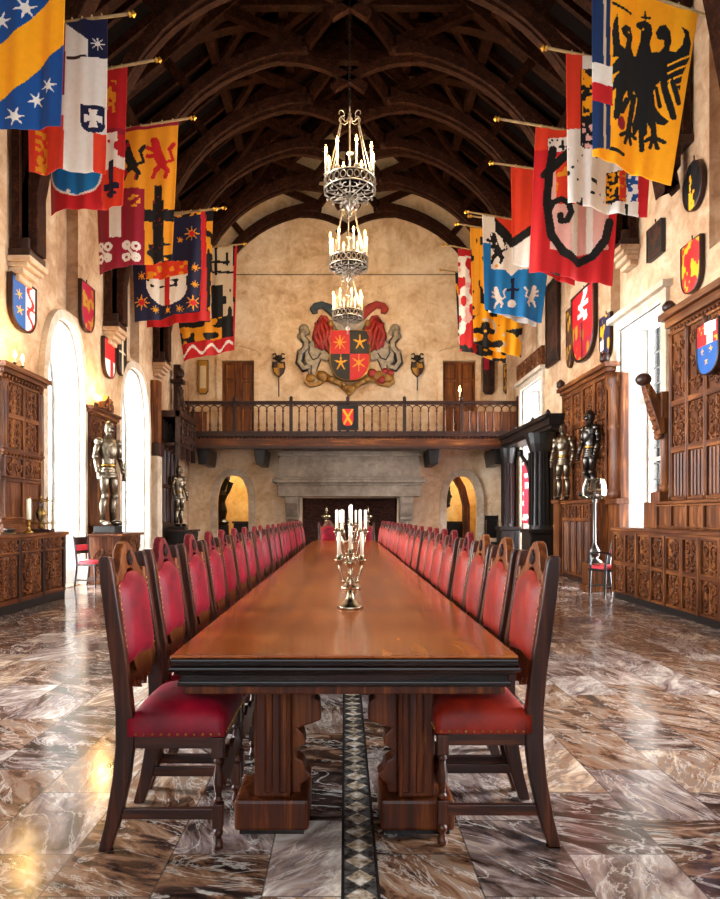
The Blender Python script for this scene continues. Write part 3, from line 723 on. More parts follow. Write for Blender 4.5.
for x in (.07,w-.07): MB().lathe([(.05,1.2),(.05,1.25),(.035,1.28),(.035,2.1),(.05,2.13),(.05,2.2)],10,(x,-.29,0)).build('colonnette', M['oak'], LC, smooth=True)
cornice(LC, 0, w, -.3, 0, 2.22, M['oakx'], ((0,0,.06),(.05,.06,.12),(.1,.12,.2)))
# lantern-like gilt case, silver cup and tray on the buffet
CL = thing('glass_lantern', 'gilt openwork glass lantern case on the buffet before the window', 'lantern', (-4.64,9.78,1.075), .1)
MB().box(-.16,.16,-.11,.11,0,.05).build('base', M['dark'], CL, bevel=.008)
m = MB()
for x in (-.13,.13):
    for y in (-.09,.09): m.tube([(x,y,.05),(x,y,.5)],.011,6)
for z in (.14,.48):
    m.tube([(-.13,-.09,z),(.13,-.09,z),(.13,.09,z),(-.13,.09,z)],.011,6,True)
for x in (-.13,.13): m.ell((x,-.09,.52),(.018,.018,.03),8,6)
m.ell((0,0,.53),(.02,.02,.04),8,6); m.tube([(-.13,0,.49),(0,0,.52),(.13,0,.49)],.01,6)
m.build('frame', M['brass'], CL)
m = MB(); m.box(-.125,.125,-.086,-.083,.14,.48); m.box(-.125,.125,.083,.086,.14,.48); m.build('pane', M['glass'], CL)
m = MB(); m.lathe([(.02,.05),(.05,.08),(.015,.14),(.06,.22),(.08,.3),(.05,.36),(.02,.4)],12); m.build('vessel', M['brass'], CL, smooth=True)
CP = thing('gilt_candlestick', 'gilt candlestick with thick ivory candle beside the glass lantern', 'candlestick', (-4.64,9.4,1.075))
MB().lathe([(.07,0),(.07,.02),(.03,.04),(.02,.1),(.035,.13),(.02,.16),(.05,.19),(.05,.2)],14).build('stand', M['brass'], CP, smooth=True)
MB().lathe([(.035,.2),(.035,.5),(.02,.51)],12).build('candle', M['wax'], CP, smooth=True)
TR = thing('silver_tray', 'silver tray and low bowl lying flat on the buffet front', 'tray', (-4.66,8.9,1.075))
MB().lathe([(.13,0),(.17,.015),(.17,.02),(.12,.008)],20,sx=.6,sy=1.3).build('tray', M['silver'], TR, smooth=True)
MB().lathe([(.03,.012),(.05,.02),(.08,.06),(.085,.075)],16).build('bowl', M['gunmetal'], TR, smooth=True)

# --- panel, console and armour between the arched windows
LP = thing('oak_wall_panel', 'tall oak backing panel with carved canopy behind the big armour', 'wall panel', (XL,12.46,0), PI/2)
w = 1.4
MB().box(0,w,-.12,0,0,3.3).build('board', M['oak'], LP)
panels(LP, .0, w, 1.1, 2.85, 2, 1, -.12, M['oak'], M['oakx'], 'plain', .1, 5)
panels(LP, .0, w, 2.85, 3.3, 2, 1, -.13, M['oak'], M['oakx'], 'scroll', .07, 6, n=1)
cornice(LP, 0, w, -.16, 0, 3.3, M['oakx'], ((0,0,.05),(.05,.05,.12),(.09,.12,.18)))
m = MB(); m.prism([(.25,3.48),(.3,3.62),(.45,3.66),(.57,3.78),(.7,3.66),(.85,3.62),(.9,3.48)], -.3, -.2); scrolls(m,.35,.8,3.5,3.66,-.31,8,.02,1); m.build('crest', M['oak'], LP, bevel=.01)
def console(label, x, y, rz, w, d, h, mat, matx):
    t = thing('carved_console', label, 'console', (x,y,0), rz)
    MB().box(.04,w-.04,-d+.06,0,.06,h-.05).build('body', mat, t)
    MB().box(0,w,-d-.02,0,0,.09).build('plinth', matx, t, bevel=.01)
    MB().box(-.04,w+.04,-d-.05,0,h-.05,h).build('worktop', matx, t, bevel=.01)
    f = MB(); f.box(.02,w-.02,-d+.01,-d+.06,h-.24,h-.05)
    for k in range(3): scrolls(f,.05+k*(w-.1)/3,.05+(k+1)*(w-.1)/3,h-.22,h-.07,-d+.01,90+k,.012,1)
    f.build('frieze', mat, t)
    for s, e in ((0,-d),(1,-d)):
        px = .07+s*(w-.14); MB().lathe([(.06,.09),(.06,.14),(.04,.17),(.04,h-.34),(.06,h-.3),(.06,h-.24)],10,(px,-d+.06,0)).build('colonnette', mat, t, smooth=True)
    a = MB(); arch = [(w/2+math.copysign(1,u)*(w/2-.16)*abs(u)**.8, .15+(h-.5)*(1-abs(u)**2.2)) for u in [-1+2*i/12 for i in range(13)]]
    a.path([(px,-d+.05,z) for px,z in arch], .06, .05); scrolls(a,.3,w-.3,.18,h-.5,-d+.05,97,.016,2); a.build('arch_carving', mat, t)
    for sx in (0,1):
        g = MB(); o = len(g.v); scrolls(g,-d+.14,-.06,.2,h-.3,0,99,.014,2)
        g.v = [((w-.045 if sx else .045)+(-1 if not sx else 1)*(-y_)*1.0, x_, z_) for x_,y_,z_ in g.v]; g.build('side_carving', mat, t)
    return t
console('carved oak console with an arched niche under the big armour', XL+.18, 12.28, PI/2, 1.25, .62, .98, M['oak'], M['oakx'])
def armour(label, loc, rz, h, mat, group='standing suits of armour', shield=None):
    t = thing('suit_of_armour', label, 'suit of armour', loc, rz, group); k = h
    S = lambda mb, n, m=mat, par=t: (setattr(mb,'v',[(a*k*.92,b*k,c*k) for a,b,c in mb.v]), mb.build(n, m, par, smooth=True))[1]
    he = MB(); he.lathe([(.036,.855),(.034,.87),(.044,.885),(.05,.915),(.051,.945),(.045,.975),(.028,.993),(.0,1.0)],16,sy=1.15)
    he.ell((0,-.045,.915),(.03,.028,.036),10,8)
    h_ = S(he,'helmet'); vz = MB(); vz.box(-.036,.036,-.07,-.058,.936,.942); vz.box(-.004,.004,-.077,-.064,.885,.93); vz.tube([(0,.05,.99),(0,0,1.012),(0,-.05,.985)],.006,5); S(vz,'visor_slit',M['black'],h_)
    to = MB(); to.lathe([(.072,.56),(.074,.6),(.082,.66),(.1,.72),(.108,.77),(.098,.815),(.06,.838),(.038,.86)],20,sy=.78); to.ell((0,-.045,.72),(.07,.05,.09),14,10); S(to,'breastplate')
    fa = MB()
    for z, r in ((.56,.078),(.535,.086),(.51,.094),(.485,.1)): fa.lathe([(r+.004,z-.03),(r,z),(r-.006,z+.004)],20,sy=.82)
    S(fa,'fauld')
    S(MB().lathe([(.082,.565),(.084,.58),(.08,.59)],20,sy=.82),'belt',M['brass'])
    for s in (-1,1):
        S(MB().ell((s*.118,0,.795),(.046,.05,.042),12,8),'pauldron')
        ar = MB(); ar.tube([(s*.12,0,.785),(s*.14,.005,.72),(s*.15,.01,.665)],[.034,.03,.027],12); ar.ell((s*.152,.01,.655),(.03,.034,.028),10,8)
        ar.tube([(s*.152,.01,.65),(s*.158,-.02,.58),(s*.158,-.04,.52)],[.027,.026,.021],12); a_ = S(ar,'arm')
        gl = MB(); gl.tube([(s*.158,-.035,.545),(s*.158,-.044,.5)],[.03,.022],10); gl.ell((s*.158,-.048,.482),(.015,.024,.026),10,8)
        for f in range(4): gl.tube([(s*.158,-.066+.012*f,.468),(s*.155,-.07+.012*f,.445),(s*.148,-.066+.012*f,.43-.003*(f in (1,2)))],[.007,.0065,.005],6)
        gl.tube([(s*.15,-.066,.487),(s*.14,-.078,.468),(s*.137,-.076,.452)],[.0075,.007,.005],6); S(gl,'gauntlet',mat,a_)
        lg = MB(); lg.tube([(s*.052,0,.5),(s*.058,-.008,.42),(s*.06,-.01,.31)],[.052,.048,.036],12); lg.ell((s*.06,-.022,.285),(.038,.042,.036),10,8)
        lg.tube([(s*.06,-.01,.28),(s*.063,.012,.19),(s*.064,.008,.05)],[.036,.038,.025],12); l_ = S(lg,'leg')
        sb = MB(); sb.ell((s*.07,-.045,.025),(.03,.075,.026),12,8); sb.ell((s*.066,.01,.045),(.028,.03,.03),10,8); S(sb,'sabaton',mat,l_)
    return t
def plinth(label, x, y, z, w, h):
    t = thing('black_plinth', label, 'plinth', (x,y,z)); MB().box(-w/2,w/2,-w/2,w/2,0,h).build('block', M['black'], t, bevel=.01)
    MB().box(-w/2-.02,w/2+.02,-w/2-.02,w/2+.02,0,.03).build('base', M['dark'], t, bevel=.006); return t
plinth('low black block under the feet of the big armour', -4.66, 12.62, .98, .42, .15)
armour('large polished suit of armour between the two arched windows', (-4.66,12.62,1.13), PI/2-.55, 2.06, M['steel'])
def cluster(label, x, y, z, n, sp, energy):
    t = thing('candle_lamp', label, 'candle lamp', (x,y,z), PI/2, 'candle lamps above the panelling')
    MB().box(-sp*(n-1)/2-.03,sp*(n-1)/2+.03,-.03,.03,0,.03).build('bar', M['iron'], t)
    for i in range(n):
        px = (i-(n-1)/2)*sp
        MB().lathe([(.02,.03),(.025,.05),(.012,.07),(.035,.09),(.015,.1)],10,(px,0,0)).build('candle_cup', M['iron'], t, smooth=True)
        c = MB().lathe([(.013,.09),(.013,.16),(.01,.17)],8,(px,0,0)).build('candle', M['wax'], t, smooth=True)
        MB().lathe([(.0,.165),(.022,.18),(.028,.205),(.014,.25),(0,.28)],10,(px,0,0)).build('flame', M['flame'], c, smooth=True)
    L = bpy.data.lights.new('candle_light','POINT'); L.energy = energy; L.color = (1,.62,.2); L.shadow_soft_size = .05
    o = bpy.data.objects.new('candle_light', L); COL.objects.link(o); o.location = (x+.1, y, z+.4)
cluster('pair of lit candle bulbs on top of the tall buffet cabinet', -4.86, 9.55, 3.495, 2, .22, 28)
cluster('cluster of lit candle bulbs over the big armour panel', -4.95, 12.85, 3.48, 4, .1, 36)

def side_chair(label, loc, rz, seatmat, frame, tall=1.0, arms=False):
    t = thing('side_chair', label, 'chair', loc, rz)
    for sx in (-1,1):
        MB().tube([(sx*.2,-.19,0),(sx*.2,-.185,.25),(sx*.2,-.18,.43)],[.018,.022,.024],8).build('leg', frame, t)
        MB().tube([(sx*.2,.24,0),(sx*.2,.19,.43),(sx*.2,.22,.7),(sx*.2,.26,tall)],[.02,.024,.022,.018],8).build('leg', frame, t)
        MB().bar((sx*.2,-.18,.14),(sx*.2,.21,.14),.03,.03,(1,0,0)).build('stretcher', frame, t)
        if arms: MB().tube([(sx*.2,.22,.68),(sx*.22,0,.7),(sx*.22,-.17,.68),(sx*.2,-.18,.44)],.02,8).build('arm', frame, t)
    MB().box(-.22,.22,-.21,.21,.4,.44).build('seat_frame', frame, t, bevel=.005)
    MB().ell((0,0,.455),(.215,.205,.045),16,8,.5).build('seat', seatmat, t, smooth=True)
    m = MB(); m.box(-.2,.2,.2,.23,.62,.68); m.box(-.2,.2,.235,.265,tall-.16,tall-.02); m.build('back_rail', frame, t, bevel=.005)
    MB().box(-.17,.17,.205,.24,.68,tall-.16).build('backrest', seatmat, t, bevel=.01)
    return t
side_chair('small red-seated chair against the console by the nearest arched window', (-4.72,11.98,0), PI/2-.2, M['red'], M['dark'], .95)

# --- dark screen, stand and smaller armour under the end of the gallery
LS = thing('gothic_screen', 'dark carved gothic canopy screen behind the smaller armour', 'screen', (XL,17.45,0), PI/2)
w = 1.75
MB().box(0,w,-.1,0,0,4.1).build('board', M['ebony'], LS)
panels(LS, .05, w-.05, 1.1, 3.2, 4, 2, -.1, M['dark'], M['dark'], 'linen', .08, 11)
panels(LS, .05, w-.05, 3.2, 4.0, 4, 1, -.12, M['dark'], M['dark'], 'scroll', .07, 12, n=2)
m = MB(); m.box(-.05,w+.05,-.6,0,3.25,3.33); m.box(-.05,w+.05,-.65,0,4.02,4.2); m.box(0,w,-.58,-.5,3.33,4.02); m.build('canopy', M['dark'], LS, bevel=.01)
m = MB(); scrolls(m,.05,.6,3.35,4.0,-.6,13,.02,2); scrolls(m,.6,1.15,3.35,4.0,-.6,14,.02,2); scrolls(m,1.15,1.7,3.35,4.0,-.6,15,.02,2); m.build('canopy_carving', M['dark'], LS)
for x in (0,.58,1.16,w):
    m = MB(); m.box(x-.05,x+.05,-.62,-.5,2.9,4.2); m.lathe([(.06,4.2),(.08,4.25),(.03,4.35),(.06,4.45),(.02,4.6),(0,4.75)],8,(x,-.56,0)); m.build('pinnacle', M['dark'], LS)
m = MB(); m.box(1.25,1.4,-.3,-.1,4.1,5.75); m.box(1.15,1.5,-.4,-.05,5.2,5.3); m.ell((1.32,-.25,5.5),(.16,.16,.18),8,6); scrolls(m,1.1,1.55,4.3,5.1,-.3,16,.025,3); m.build('finial_post', M['dark'], LS)
console('dark gothic console under the smaller armour', XL+.2, 17.75, PI/2, 1.0, .62, .93, M['ebony'], M['dark'])
plinth('low black block under the smaller armour', -4.72, 18.25, .93, .4, .09)
armour('smaller suit of armour in front of the dark gothic screen', (-4.72,18.25,1.02), PI/2-.5, 1.72, M['steel'])
# timber post under the last corbel
tp = thing('timber_post', 'brown timber wall post standing on a pale stone pier near the gallery', 'post', (XL,16.95,0), PI/2)
MB().box(-.2,.2,-.22,0,0,2.9).build('stone_pier', M['lime'], tp, bevel=.02)
MB().box(-.2,.2,-.28,0,2.9,3.25).build('capital', M['dark'], tp, bevel=.03)
MB().box(-.14,.14,-.22,0,3.25,4.9).build('shaft', M['oak'], tp, bevel=.015)

# --- right side: long panelled buffet with the tall hutch
RB = thing('panelled_buffet', 'long low buffet with two rows of carved panels along the square-window wall', 'buffet', (XR,10.4,0), -PI/2)
w, fy = 4.2, -.92
MB().box(0,w,fy+.02,0,.1,1.07).build('body', M['oak'], RB)
MB().box(-.01,w,fy+.01,0,0,.1).build('plinth', M['black'], RB)
MB().box(-.03,w,fy-.05,0,1.09,1.14).build('worktop', M['oakx'], RB, bevel=.012)
MB().box(0,w,fy-.02,0,1.05,1.09).build('top_rail', M['oakx'], RB, bevel=.005)
nb = 5; bw = w/nb
for i in range(nb):
    panels(RB, i*bw, (i+1)*bw, .1, 1.06, 2, 2, fy+.02, M['oak'], M['oakx'], 'scroll', .07, 20+i, n=2)
    MB().box(i*bw-.025 if i else 0,i*bw+.025,fy-.04,fy+.02,.1,1.06).build('pilaster', M['oak'], RB, bevel=.006)
for sx in (0,):                                                    # panelled end that faces away down the hall
    MB().box(-.02,0,fy+.05,-.05,.15,1.02).build('end_panel', M['oak'], RB)
RH = thing('carved_hutch', 'tall carved oak hutch standing on the panelled buffet', 'hutch', (XR,9.5,1.14), -PI/2)
w, fy = 3.2, -.45
MB().box(0,w,fy+.02,0,.0,3.1).build('body', M['oak'], RH)
MB().box(-.12,w,fy-.13,fy+.03,0,.36).build('step', M['oak'], RH, bevel=.01)
panels(RH, -.12, w, .02, .35, 8, 1, fy-.13, M['oak'], M['oakx'], 'plain', .05, 30, 'drawer')
MB().box(-.15,w,fy-.17,fy+.03,.36,.4).build('ledge', M['oakx'], RH, bevel=.008)
panels(RH, .0, w, .42, 2.9, 7, [.42,1.16,1.84,2.9], fy+.02, M['oak'], M['oakx'], ['linen','scroll','scroll'], .085, 31, n=3)
for i in range(8):
    x = i*w/7; MB().lathe([(.035,.42),(.035,.5),(.022,.54),(.022,2.76),(.035,2.82),(.035,2.88)],8,(x,fy-.015,0)).build('colonnette', M['oak'], RH, smooth=True)
cornice(RH, -.02, w, fy, 0, 2.9, M['oakx'], ((0,0,.08),(.06,.08,.2),(.13,.2,.3)))
m = MB(); m.lathe([(.05,3.2),(.09,3.24),(.1,3.3),(.05,3.36),(.0,3.38)],10,(.03,fy-.05,0)); m.build('finial', M['dark'], RH, smooth=True)
RC = thing('carved_bracket', 'carved oak column with curled arm and knob beside the hutch', 'bracket', (4.93,9.82,1.14), -PI/2)
MB().box(-.26,.16,-.22,.25,0,.4).build('block', M['oak'], RC, bevel=.012)
MB().box(-.17,.12,-.16,.2,.4,.56).build('base', M['oak'], RC, bevel=.012)
MB().lathe([(.11,.56),(.11,.64),(.075,.68),(.075,1.55),(.11,1.63),(.1,1.7)],12,(0,0,0)).build('column', M['oak'], RC, smooth=True)
m = MB(); m.box(-.12,.12,-.12,.2,1.68,2.08); m.path([(0,-.05,1.45),(0,-.12,1.72),(0,-.22,1.98),(0,-.31,2.2)],[.2,.2,.17,.12],[.16,.17,.14,.1],(1,0,0))
for i in range(6): m.ell((0,-.12-.035*i,1.4+.14*i),(.1,.05,.05),8,6)
m.build('curled_arm', M['oak'], RC, bevel=.01)
MB().ell((0,-.34,2.28),(.12,.12,.1),12,8).build('knob', M['dark'], RC, smooth=True)

# --- tall carved cabinet with a dark armour before it
RT = thing('carved_armoire', 'tall carved oak armoire beyond the first square window', 'armoire', (XR,15.0,0), -PI/2)
w, fy = 3.1, -.16
MB().box(0,w-.5,fy,0,0,4.1).build('body', M['oak'], RT)
MB().box(1.0,w-.5,fy-.38,0,0,.1).build('plinth', M['dark'], RT, bevel=.01)
MB().box(1.02,w-.52,fy-.34,fy+.01,.1,1.58).build('lower_case', M['oak'], RT)
panels(RT, 1.02, w-.52, .1, 1.26, 4, 1, fy-.34, M['oak'], M['oakx'], 'linen', .08, 40)
panels(RT, 1.02, w-.52, 1.26, 1.56, 4, 1, fy-.35, M['oak'], M['oakx'], 'scroll', .06, 41, n=1)
MB().box(1.0,w-.48,fy-.42,0,1.58,1.65).build('ledge', M['oakx'], RT, bevel=.01)
panels(RT, .0, w-.55, 1.7, 4.08, 4, [1.7,2.55,3.3,4.08], fy, M['oak'], M['oakx'], 'scroll', .12, 42, depth=.05, n=2)
m = MB(); m.box(w-.52,w,fy-.03,0,0,1.58); m.box(w-.56,w+.03,fy-.1,0,1.55,1.65); m.box(w-.52,w,fy+.02,0,1.65,4.0); m.build('end_pier', M['oak'], RT, bevel=.015)
MB().lathe([(.2,1.65),(.2,1.78),(.16,1.84),(.16,2.95),(.19,3.0),(.17,3.06),(.17,3.72),(.21,3.8),(.23,3.9),(.23,4.02)],16,(w-.26,fy+.02,0),sy=.8).build('column', M['oak'], RT, smooth=True)
cornice(RT, 0, w-.5, fy-.03, 0, 4.06, M['oakx'], ((0,0,.07),(.05,.07,.15),(.11,.15,.24)))
for x in (.02,w-.55):
    MB().lathe([(.05,4.3),(.1,4.34),(.1,4.44),(.04,4.5),(0,4.52)],8,(x,fy-.08,0)).build('finial', M['dark'], RT, smooth=True)
plinth('small block under the dark armour on the armoire ledge', 4.92, 12.82, 1.65, .28, .06)
armour('dark blued suit of armour in front of the carved armoire', (4.92,12.82,1.71), -PI/2+.3, 1.72, M['gunmetal'])
RS = thing('oak_pedestal', 'oak pedestal under the bright armour beside the black fluted columns', 'pedestal', (4.86,14.22,0))
MB().box(-.16,.16,-.18,.18,0,1.6).build('body', M['oak'], RS); m = MB(); m.box(-.2,.19,-.22,.22,1.6,1.68); m.box(-.2,.19,-.22,.22,0,.12); m.build('moulding', M['oakx'], RS, bevel=.01)
armour('bright suit of armour on a pedestal beside the black fluted columns', (4.86,14.22,1.68), -PI/2+.75, 1.68, M['steel'])
# floor torchere with glass bowl, its block, and the black chair
GT = thing('torchere', 'floor lamp with faceted glass bowl on a slim dark stem', 'floor lamp', (4.42,11.32,0))
MB().box(-.16,.16,-.16,.16,0,.5).build('pedestal_block', M['oak'], GT, bevel=.012)
MB().box(-.2,.2,-.2,.2,0,.12).build('base', M['oak'], GT, bevel=.012)
MB().lathe([(.13,.5),(.13,.53),(.05,.58),(.09,.63),(.1,.7),(.06,.78),(.03,.84),(.025,1.55),(.045,1.6),(.02,1.63)],14).build('stem', M['gunmetal'], GT, smooth=True)
MB().lathe([(.03,1.62),(.12,1.64),(.19,1.69),(.2,1.78),(.18,1.9),(.15,1.97),(.14,1.97),(.17,1.88),(.185,1.77),(.17,1.7),(.03,1.64)],10).build('bowl', M['glass'], GT)
m = MB()
for i in range(10):
    a = 2*PI*i/10; m.tube([(math.cos(a)*r,math.sin(a)*r,z) for r,z in ((.12,1.64),(.19,1.69),(.203,1.78),(.182,1.9),(.152,1.97))],.006,4)
for r, z in ((.152,1.97),(.203,1.78)): m.tube([(math.cos(2*PI*i/20)*r,math.sin(2*PI*i/20)*r,z) for i in range(20)],.008,4,True)
m.build('bowl_frame', M['silver'], GT)
side_chair('black chair with crimson seat beside the glass floor lamp', (4.42,10.78,0), -PI/2+.25, M['red'], M['ebony'], .92, True)

# --- black fluted columns and beam along the wall under the gallery
BS = thing('black_beam', 'black carved beam running along the wall over the fluted columns', 'beam', (XR,19.5,0), -PI/2)
MB().box(-.3,4.6,-.55,0,3.45,3.62).build('beam', M['ebony'], BS, bevel=.015); m = MB(); m.box(-.3,4.6,-.62,0,3.62,3.72); m.box(-.3,4.6,-.5,0,3.36,3.45); m.build('moulding', M['ebony'], BS, bevel=.01)
for x in (1.5,3.2,4.4): MB().lathe([(.04,3.72),(.07,3.76),(.03,3.82),(0,3.85)],8,(x,-.5,0)).build('knob', M['ebony'], BS, smooth=True)
def fluted(label, y, r, depth):
    t = thing('fluted_column', label, 'column', (XR-depth,y,0), 0, 'black fluted columns')
    MB().box(-r-.08,r+.08,-r-.08,r+.08,0,.9).build('pedestal', M['ebony'], t, bevel=.02)
    MB().box(-r-.12,r+.12,-r-.12,r+.12,.9,1.0).build('pedestal_cap', M['ebony'], t, bevel=.01)
    m = MB(); m.lathe([(r,1.0),(r*.92,1.1),(r*.85,2.9),(r*1.1,3.1),(r*1.25,3.3),(r*1.3,3.36)],16)
    for i in range(14): a = 2*PI*i/14; m.tube([(math.cos(a)*r*.9,math.sin(a)*r*.9,z) for z in (1.1,2.9)],r*.13,5)
    m.build('shaft', M['ebony'], t)
    return t
fluted('black fluted column next to the bright armour', 15.9, .3, .42)
fluted('slimmer black fluted column nearest the gallery end', 19.35, .2, .36)
pn = thing('black_panelling', 'black ribbed panelling beside the window under the gallery', 'panelling', (XR,20.62,0), -PI/2)
MB().box(0,.9,-.15,0,0,3.3).build('board', M['ebony'], pn); m = MB(); linen(m,0,.5,.1,3.2,-.16); linen(m,.5,.9,.1,3.2,-.16); m.build('rib', M['ebony'], pn)
hb = thing('carved_ornament', 'small black carved arm curling out beside the red hanging', 'carved arm', (XR-.42,16.6,2.4), -PI/2)
MB().tube([(0,0,-.2),(-.08,-.05,.1),(-.2,-.12,.35),(-.3,-.2,.5)],[.09,.08,.06,.05],8).build('arm', M['ebony'], hb, smooth=True); MB().ell((-.33,-.22,.58),(.09,.09,.1),10,8).build('knob', M['ebony'], hb, smooth=True)
rc = thing('red_hanging', 'red and white patterned cloth hanging in the window under the gallery', 'hanging', (XR-.05,18.85,1.15), -PI/2)
m = MB(); R_ = random.Random(3); nx, nz = 30, 40
for i in range(nx):
    for j in range(nz):
        x0,x1,z0,z1 = i*1.25/nx,(i+1)*1.25/nx,j*1.75/nz,(j+1)*1.75/nz
        v = math.sin(x0*14+3*math.sin(z0*5))*math.cos(z0*11+2*math.sin(x0*9))
        m.add([(x0,.02*math.sin(x0*25),z0),(x1,.02*math.sin(x1*25),z0),(x1,.02*math.sin(x1*25),z1),(x0,.02*math.sin(x0*25),z1)],[(0,1,2,3)], lin('#f0d9d2') if v > .35 else lin('#b5222e'))
m.build('cloth', M['cloth'], rc, smooth=True); MB().tube([(-.1,0,1.76),(1.35,0,1.76)],.02,8).build('rod', M['ebony'], rc)
MB().box(0,1.25,-.03,.03,-.04,0).build('hem_bar', M['red'], rc)
wl = thing('carved_lintel', 'carved oak board over the upper window beside the gallery', 'carved board', (XR,19.3,5.32), -PI/2)
m = MB(); m.box(0,2.45,-.12,0,0,.5); m.build('board', M['oakx'], wl, bevel=.012); m = MB()
for k in range(6): scrolls(m,.08+k*.39,.08+(k+1)*.39,.06,.44,-.12,50+k,.018,1)
m.build('carving', M['oak'], wl)
# ---------------------------------------------------------------- gallery across the far wall
BY = 19.5
GL = thing('gallery', 'dark oak gallery with arcaded balustrade across the far wall', 'gallery', (0,BY,0))
x0, x1 = XL+.02, XR-.02
MB().box(x0,x1,0,YF-BY-.005,3.62,3.74).build('floor_boards', M['oakx'], GL)
m = MB(); m.box(x0,x1,-.06,.12,3.42,3.74); m.build('front_beam', M['oakx'], GL, bevel=.02)
m = MB(); m.box(x0,x1,-.12,.1,3.36,3.44); m.box(x0,x1,-.11,.08,3.74,3.82)
for i in range(84): xx = x0+.06+(x1-x0-.12)*i/83; m.ell((xx,-.08,3.7),(.04,.05,.04),6,4)
m.build('beam_moulding', M['dark'], GL)
MB().box(x0,x1,-.06,.06,4.74,4.82).build('handrail', M['dark'], GL, bevel=.015)
MB().box(x0,x1,-.045,.045,3.82,3.9).build('bottom_rail', M['dark'], GL, bevel=.01)
nb = 42; pit = (x1-x0)/nb; tr = MB()
for i in range(nb+1):
    x = x0+i*pit
    if i % 7 == 0:
        m = MB(); m.box(x-.05,x+.05,-.06,.06,3.82,4.88); m.lathe([(.05,4.88),(.06,4.92),(.02,4.97),(0,4.98)],8,(x,0,0)); m.build('post', M['dark'], GL, bevel=.006)
    else:
        MB().lathe([(.042,3.9),(.042,3.95),(.024,3.98),(.038,4.1),(.022,4.2),(.022,4.48),(.038,4.52),(.026,4.55)],8,(x,0,0)).build('baluster', M['oak'], GL)
    if i < nb:
        tr.tube([(x+pit*.5-pit*.5*math.cos(a),0,4.54+.15*math.sin(a)**.8) for a in [PI*j/8 for j in range(9)]],.018,5)
        tr.tube([(x+pit*.5+.03*math.cos(a),0,4.705+.03*math.sin(a)) for a in [2*PI*j/8 for j in range(8)]],.012,4,True)
        tr.box(x,x+pit,-.02,.02,4.71,4.75)
tr.build('tracery', M['dark'], GL)
MB().box(3.55,x1,.0,.03,3.9,4.5).build('solid_panel', M['oak'], GL)
MB().box(x0,-4.2,.0,.03,3.9,4.5).build('solid_panel', M['oak'], GL)
for x in (-4.35,-2.6,2.75,4.75):
    MB().prism([(x-.17,3.4),(x-.17,3.28),(x-.12,2.9),(x+.12,2.9),(x+.17,3.28),(x+.17,3.4)], .1, YF-BY-.01).build('bracket', M['ebony'], GL, bevel=.02)
def sh_outline(w, h, top='flat'):
    p = [(-w/2,h/2),(w/2,h/2)] ; n = 8
    R = [(w/2*math.cos(a)**.75, -h*.08-h*.42*math.sin(a)) for a in [PI/2*i/n for i in range(n+1)]]
    return p+[(w/2,-h*.08)]+R[1:]+[(-x,z) for x,z in R[1:-1][::-1]]+[(-w/2,-h*.08)]
def inpoly(p, x, z):
    c = False; n = len(p)
    for i in range(n):
        (a,b),(d,e) = p[i],p[i-1]
        if (b > z) != (e > z) and x < (d-a)*(z-b)/(e-b)+a: c = not c
    return c
def star(x, z, cx, cz, r, n=6, inner=.4, rot=0):
    dx, dz = x-cx, z-cz; q = math.hypot(dx,dz)
    if q > r: return False
    a = (math.atan2(dx,dz)+rot) % (2*PI/n); t = abs(a-PI/n)/(PI/n)      # 1 at a tip
    return q < r*inner/(inner+(1-inner)*max(0,1-t)*1.0+1e-6)*1.0 if False else q < r*(inner+(1-inner)*max(0,t*2.2-1.2) if t > .55 else inner)
def vn(x, z, s=0):
    xi, zi = math.floor(x), math.floor(z); fx, fz = x-xi, z-zi
    def h(a,b):
        q = math.sin(a*127.1+b*311.7+s*74.7)*43758.5453; return q-math.floor(q)
    fx, fz = fx*fx*(3-2*fx), fz*fz*(3-2*fz)
    return (h(xi,zi)*(1-fx)+h(xi+1,zi)*fx)*(1-fz)+(h(xi,zi+1)*(1-fx)+h(xi+1,zi+1)*fx)*fz
C = {k:lin(v) for k,v in dict(red='#c8161d',orange='#e2401c',crim='#9c0f2c',blue='#0b4f95',sky='#1480c4',navy='#12163f',yel='#fbb400',dblue='#123566',gold='#e8a018',white='#efe9df',black='#0c0b0d',pink='#e9b9ae',cream='#d8c4a4',grey='#8f887c',dgold='#a8781e',brown='#3c1f12',green='#2c4a44').items()}
def painted_board(w, h, fn, poly, thick=.05, nx=34, nz=44, rim=.014):
    """a carved board: the painted face as small cells clipped to the outline, over a thicker back"""
    m = MB()
    for i in range(nx):
        for j in range(nz):
            xa, xb, za, zb = -w/2+w*i/nx, -w/2+w*(i+1)/nx, -h/2+h*j/nz, -h/2+h*(j+1)/nz
            cx, cz = (xa+xb)/2, (za+zb)/2
            if inpoly(poly, cx, cz):
                bul = lambda x, z: -.02*(1-(2*x/w)**2)
                m.add([(xa,bul(xa,za),za),(xb,bul(xb,za),za),(xb,bul(xb,zb),zb),(xa,bul(xa,zb),zb)], [(0,1,2,3)], C[fn(2*cx/w, 2*cz/h)])
    return m
def wall_shield(label, loc, rz, w, h, fn, poly=None, rimmat='dark', cat='shield', name='wall_shield', group=None, thick=.06, extra=None):
    t = thing(name, label, cat, loc, rz, group); poly = poly or sh_outline(w,h)
    MB().prism([(x*1.04,z*1.04) for x,z in poly], 0, thick).build('backing', M[rimmat], t, bevel=.01)
    painted_board(w,h,fn,poly).build('painted_face', M['paint'], t, smooth=True)
    m = MB(); m.tube([(x,-.004,z) for x,z in poly], .018*w/.7+.004, 6, True); m.build('rim', M[rimmat], t)
    if extra: extra(t, w, h)
    return t
def quarters(a, b, c, d): return lambda u, v: (a if u < 0 else b) if v > 0 else (c if u < 0 else d)
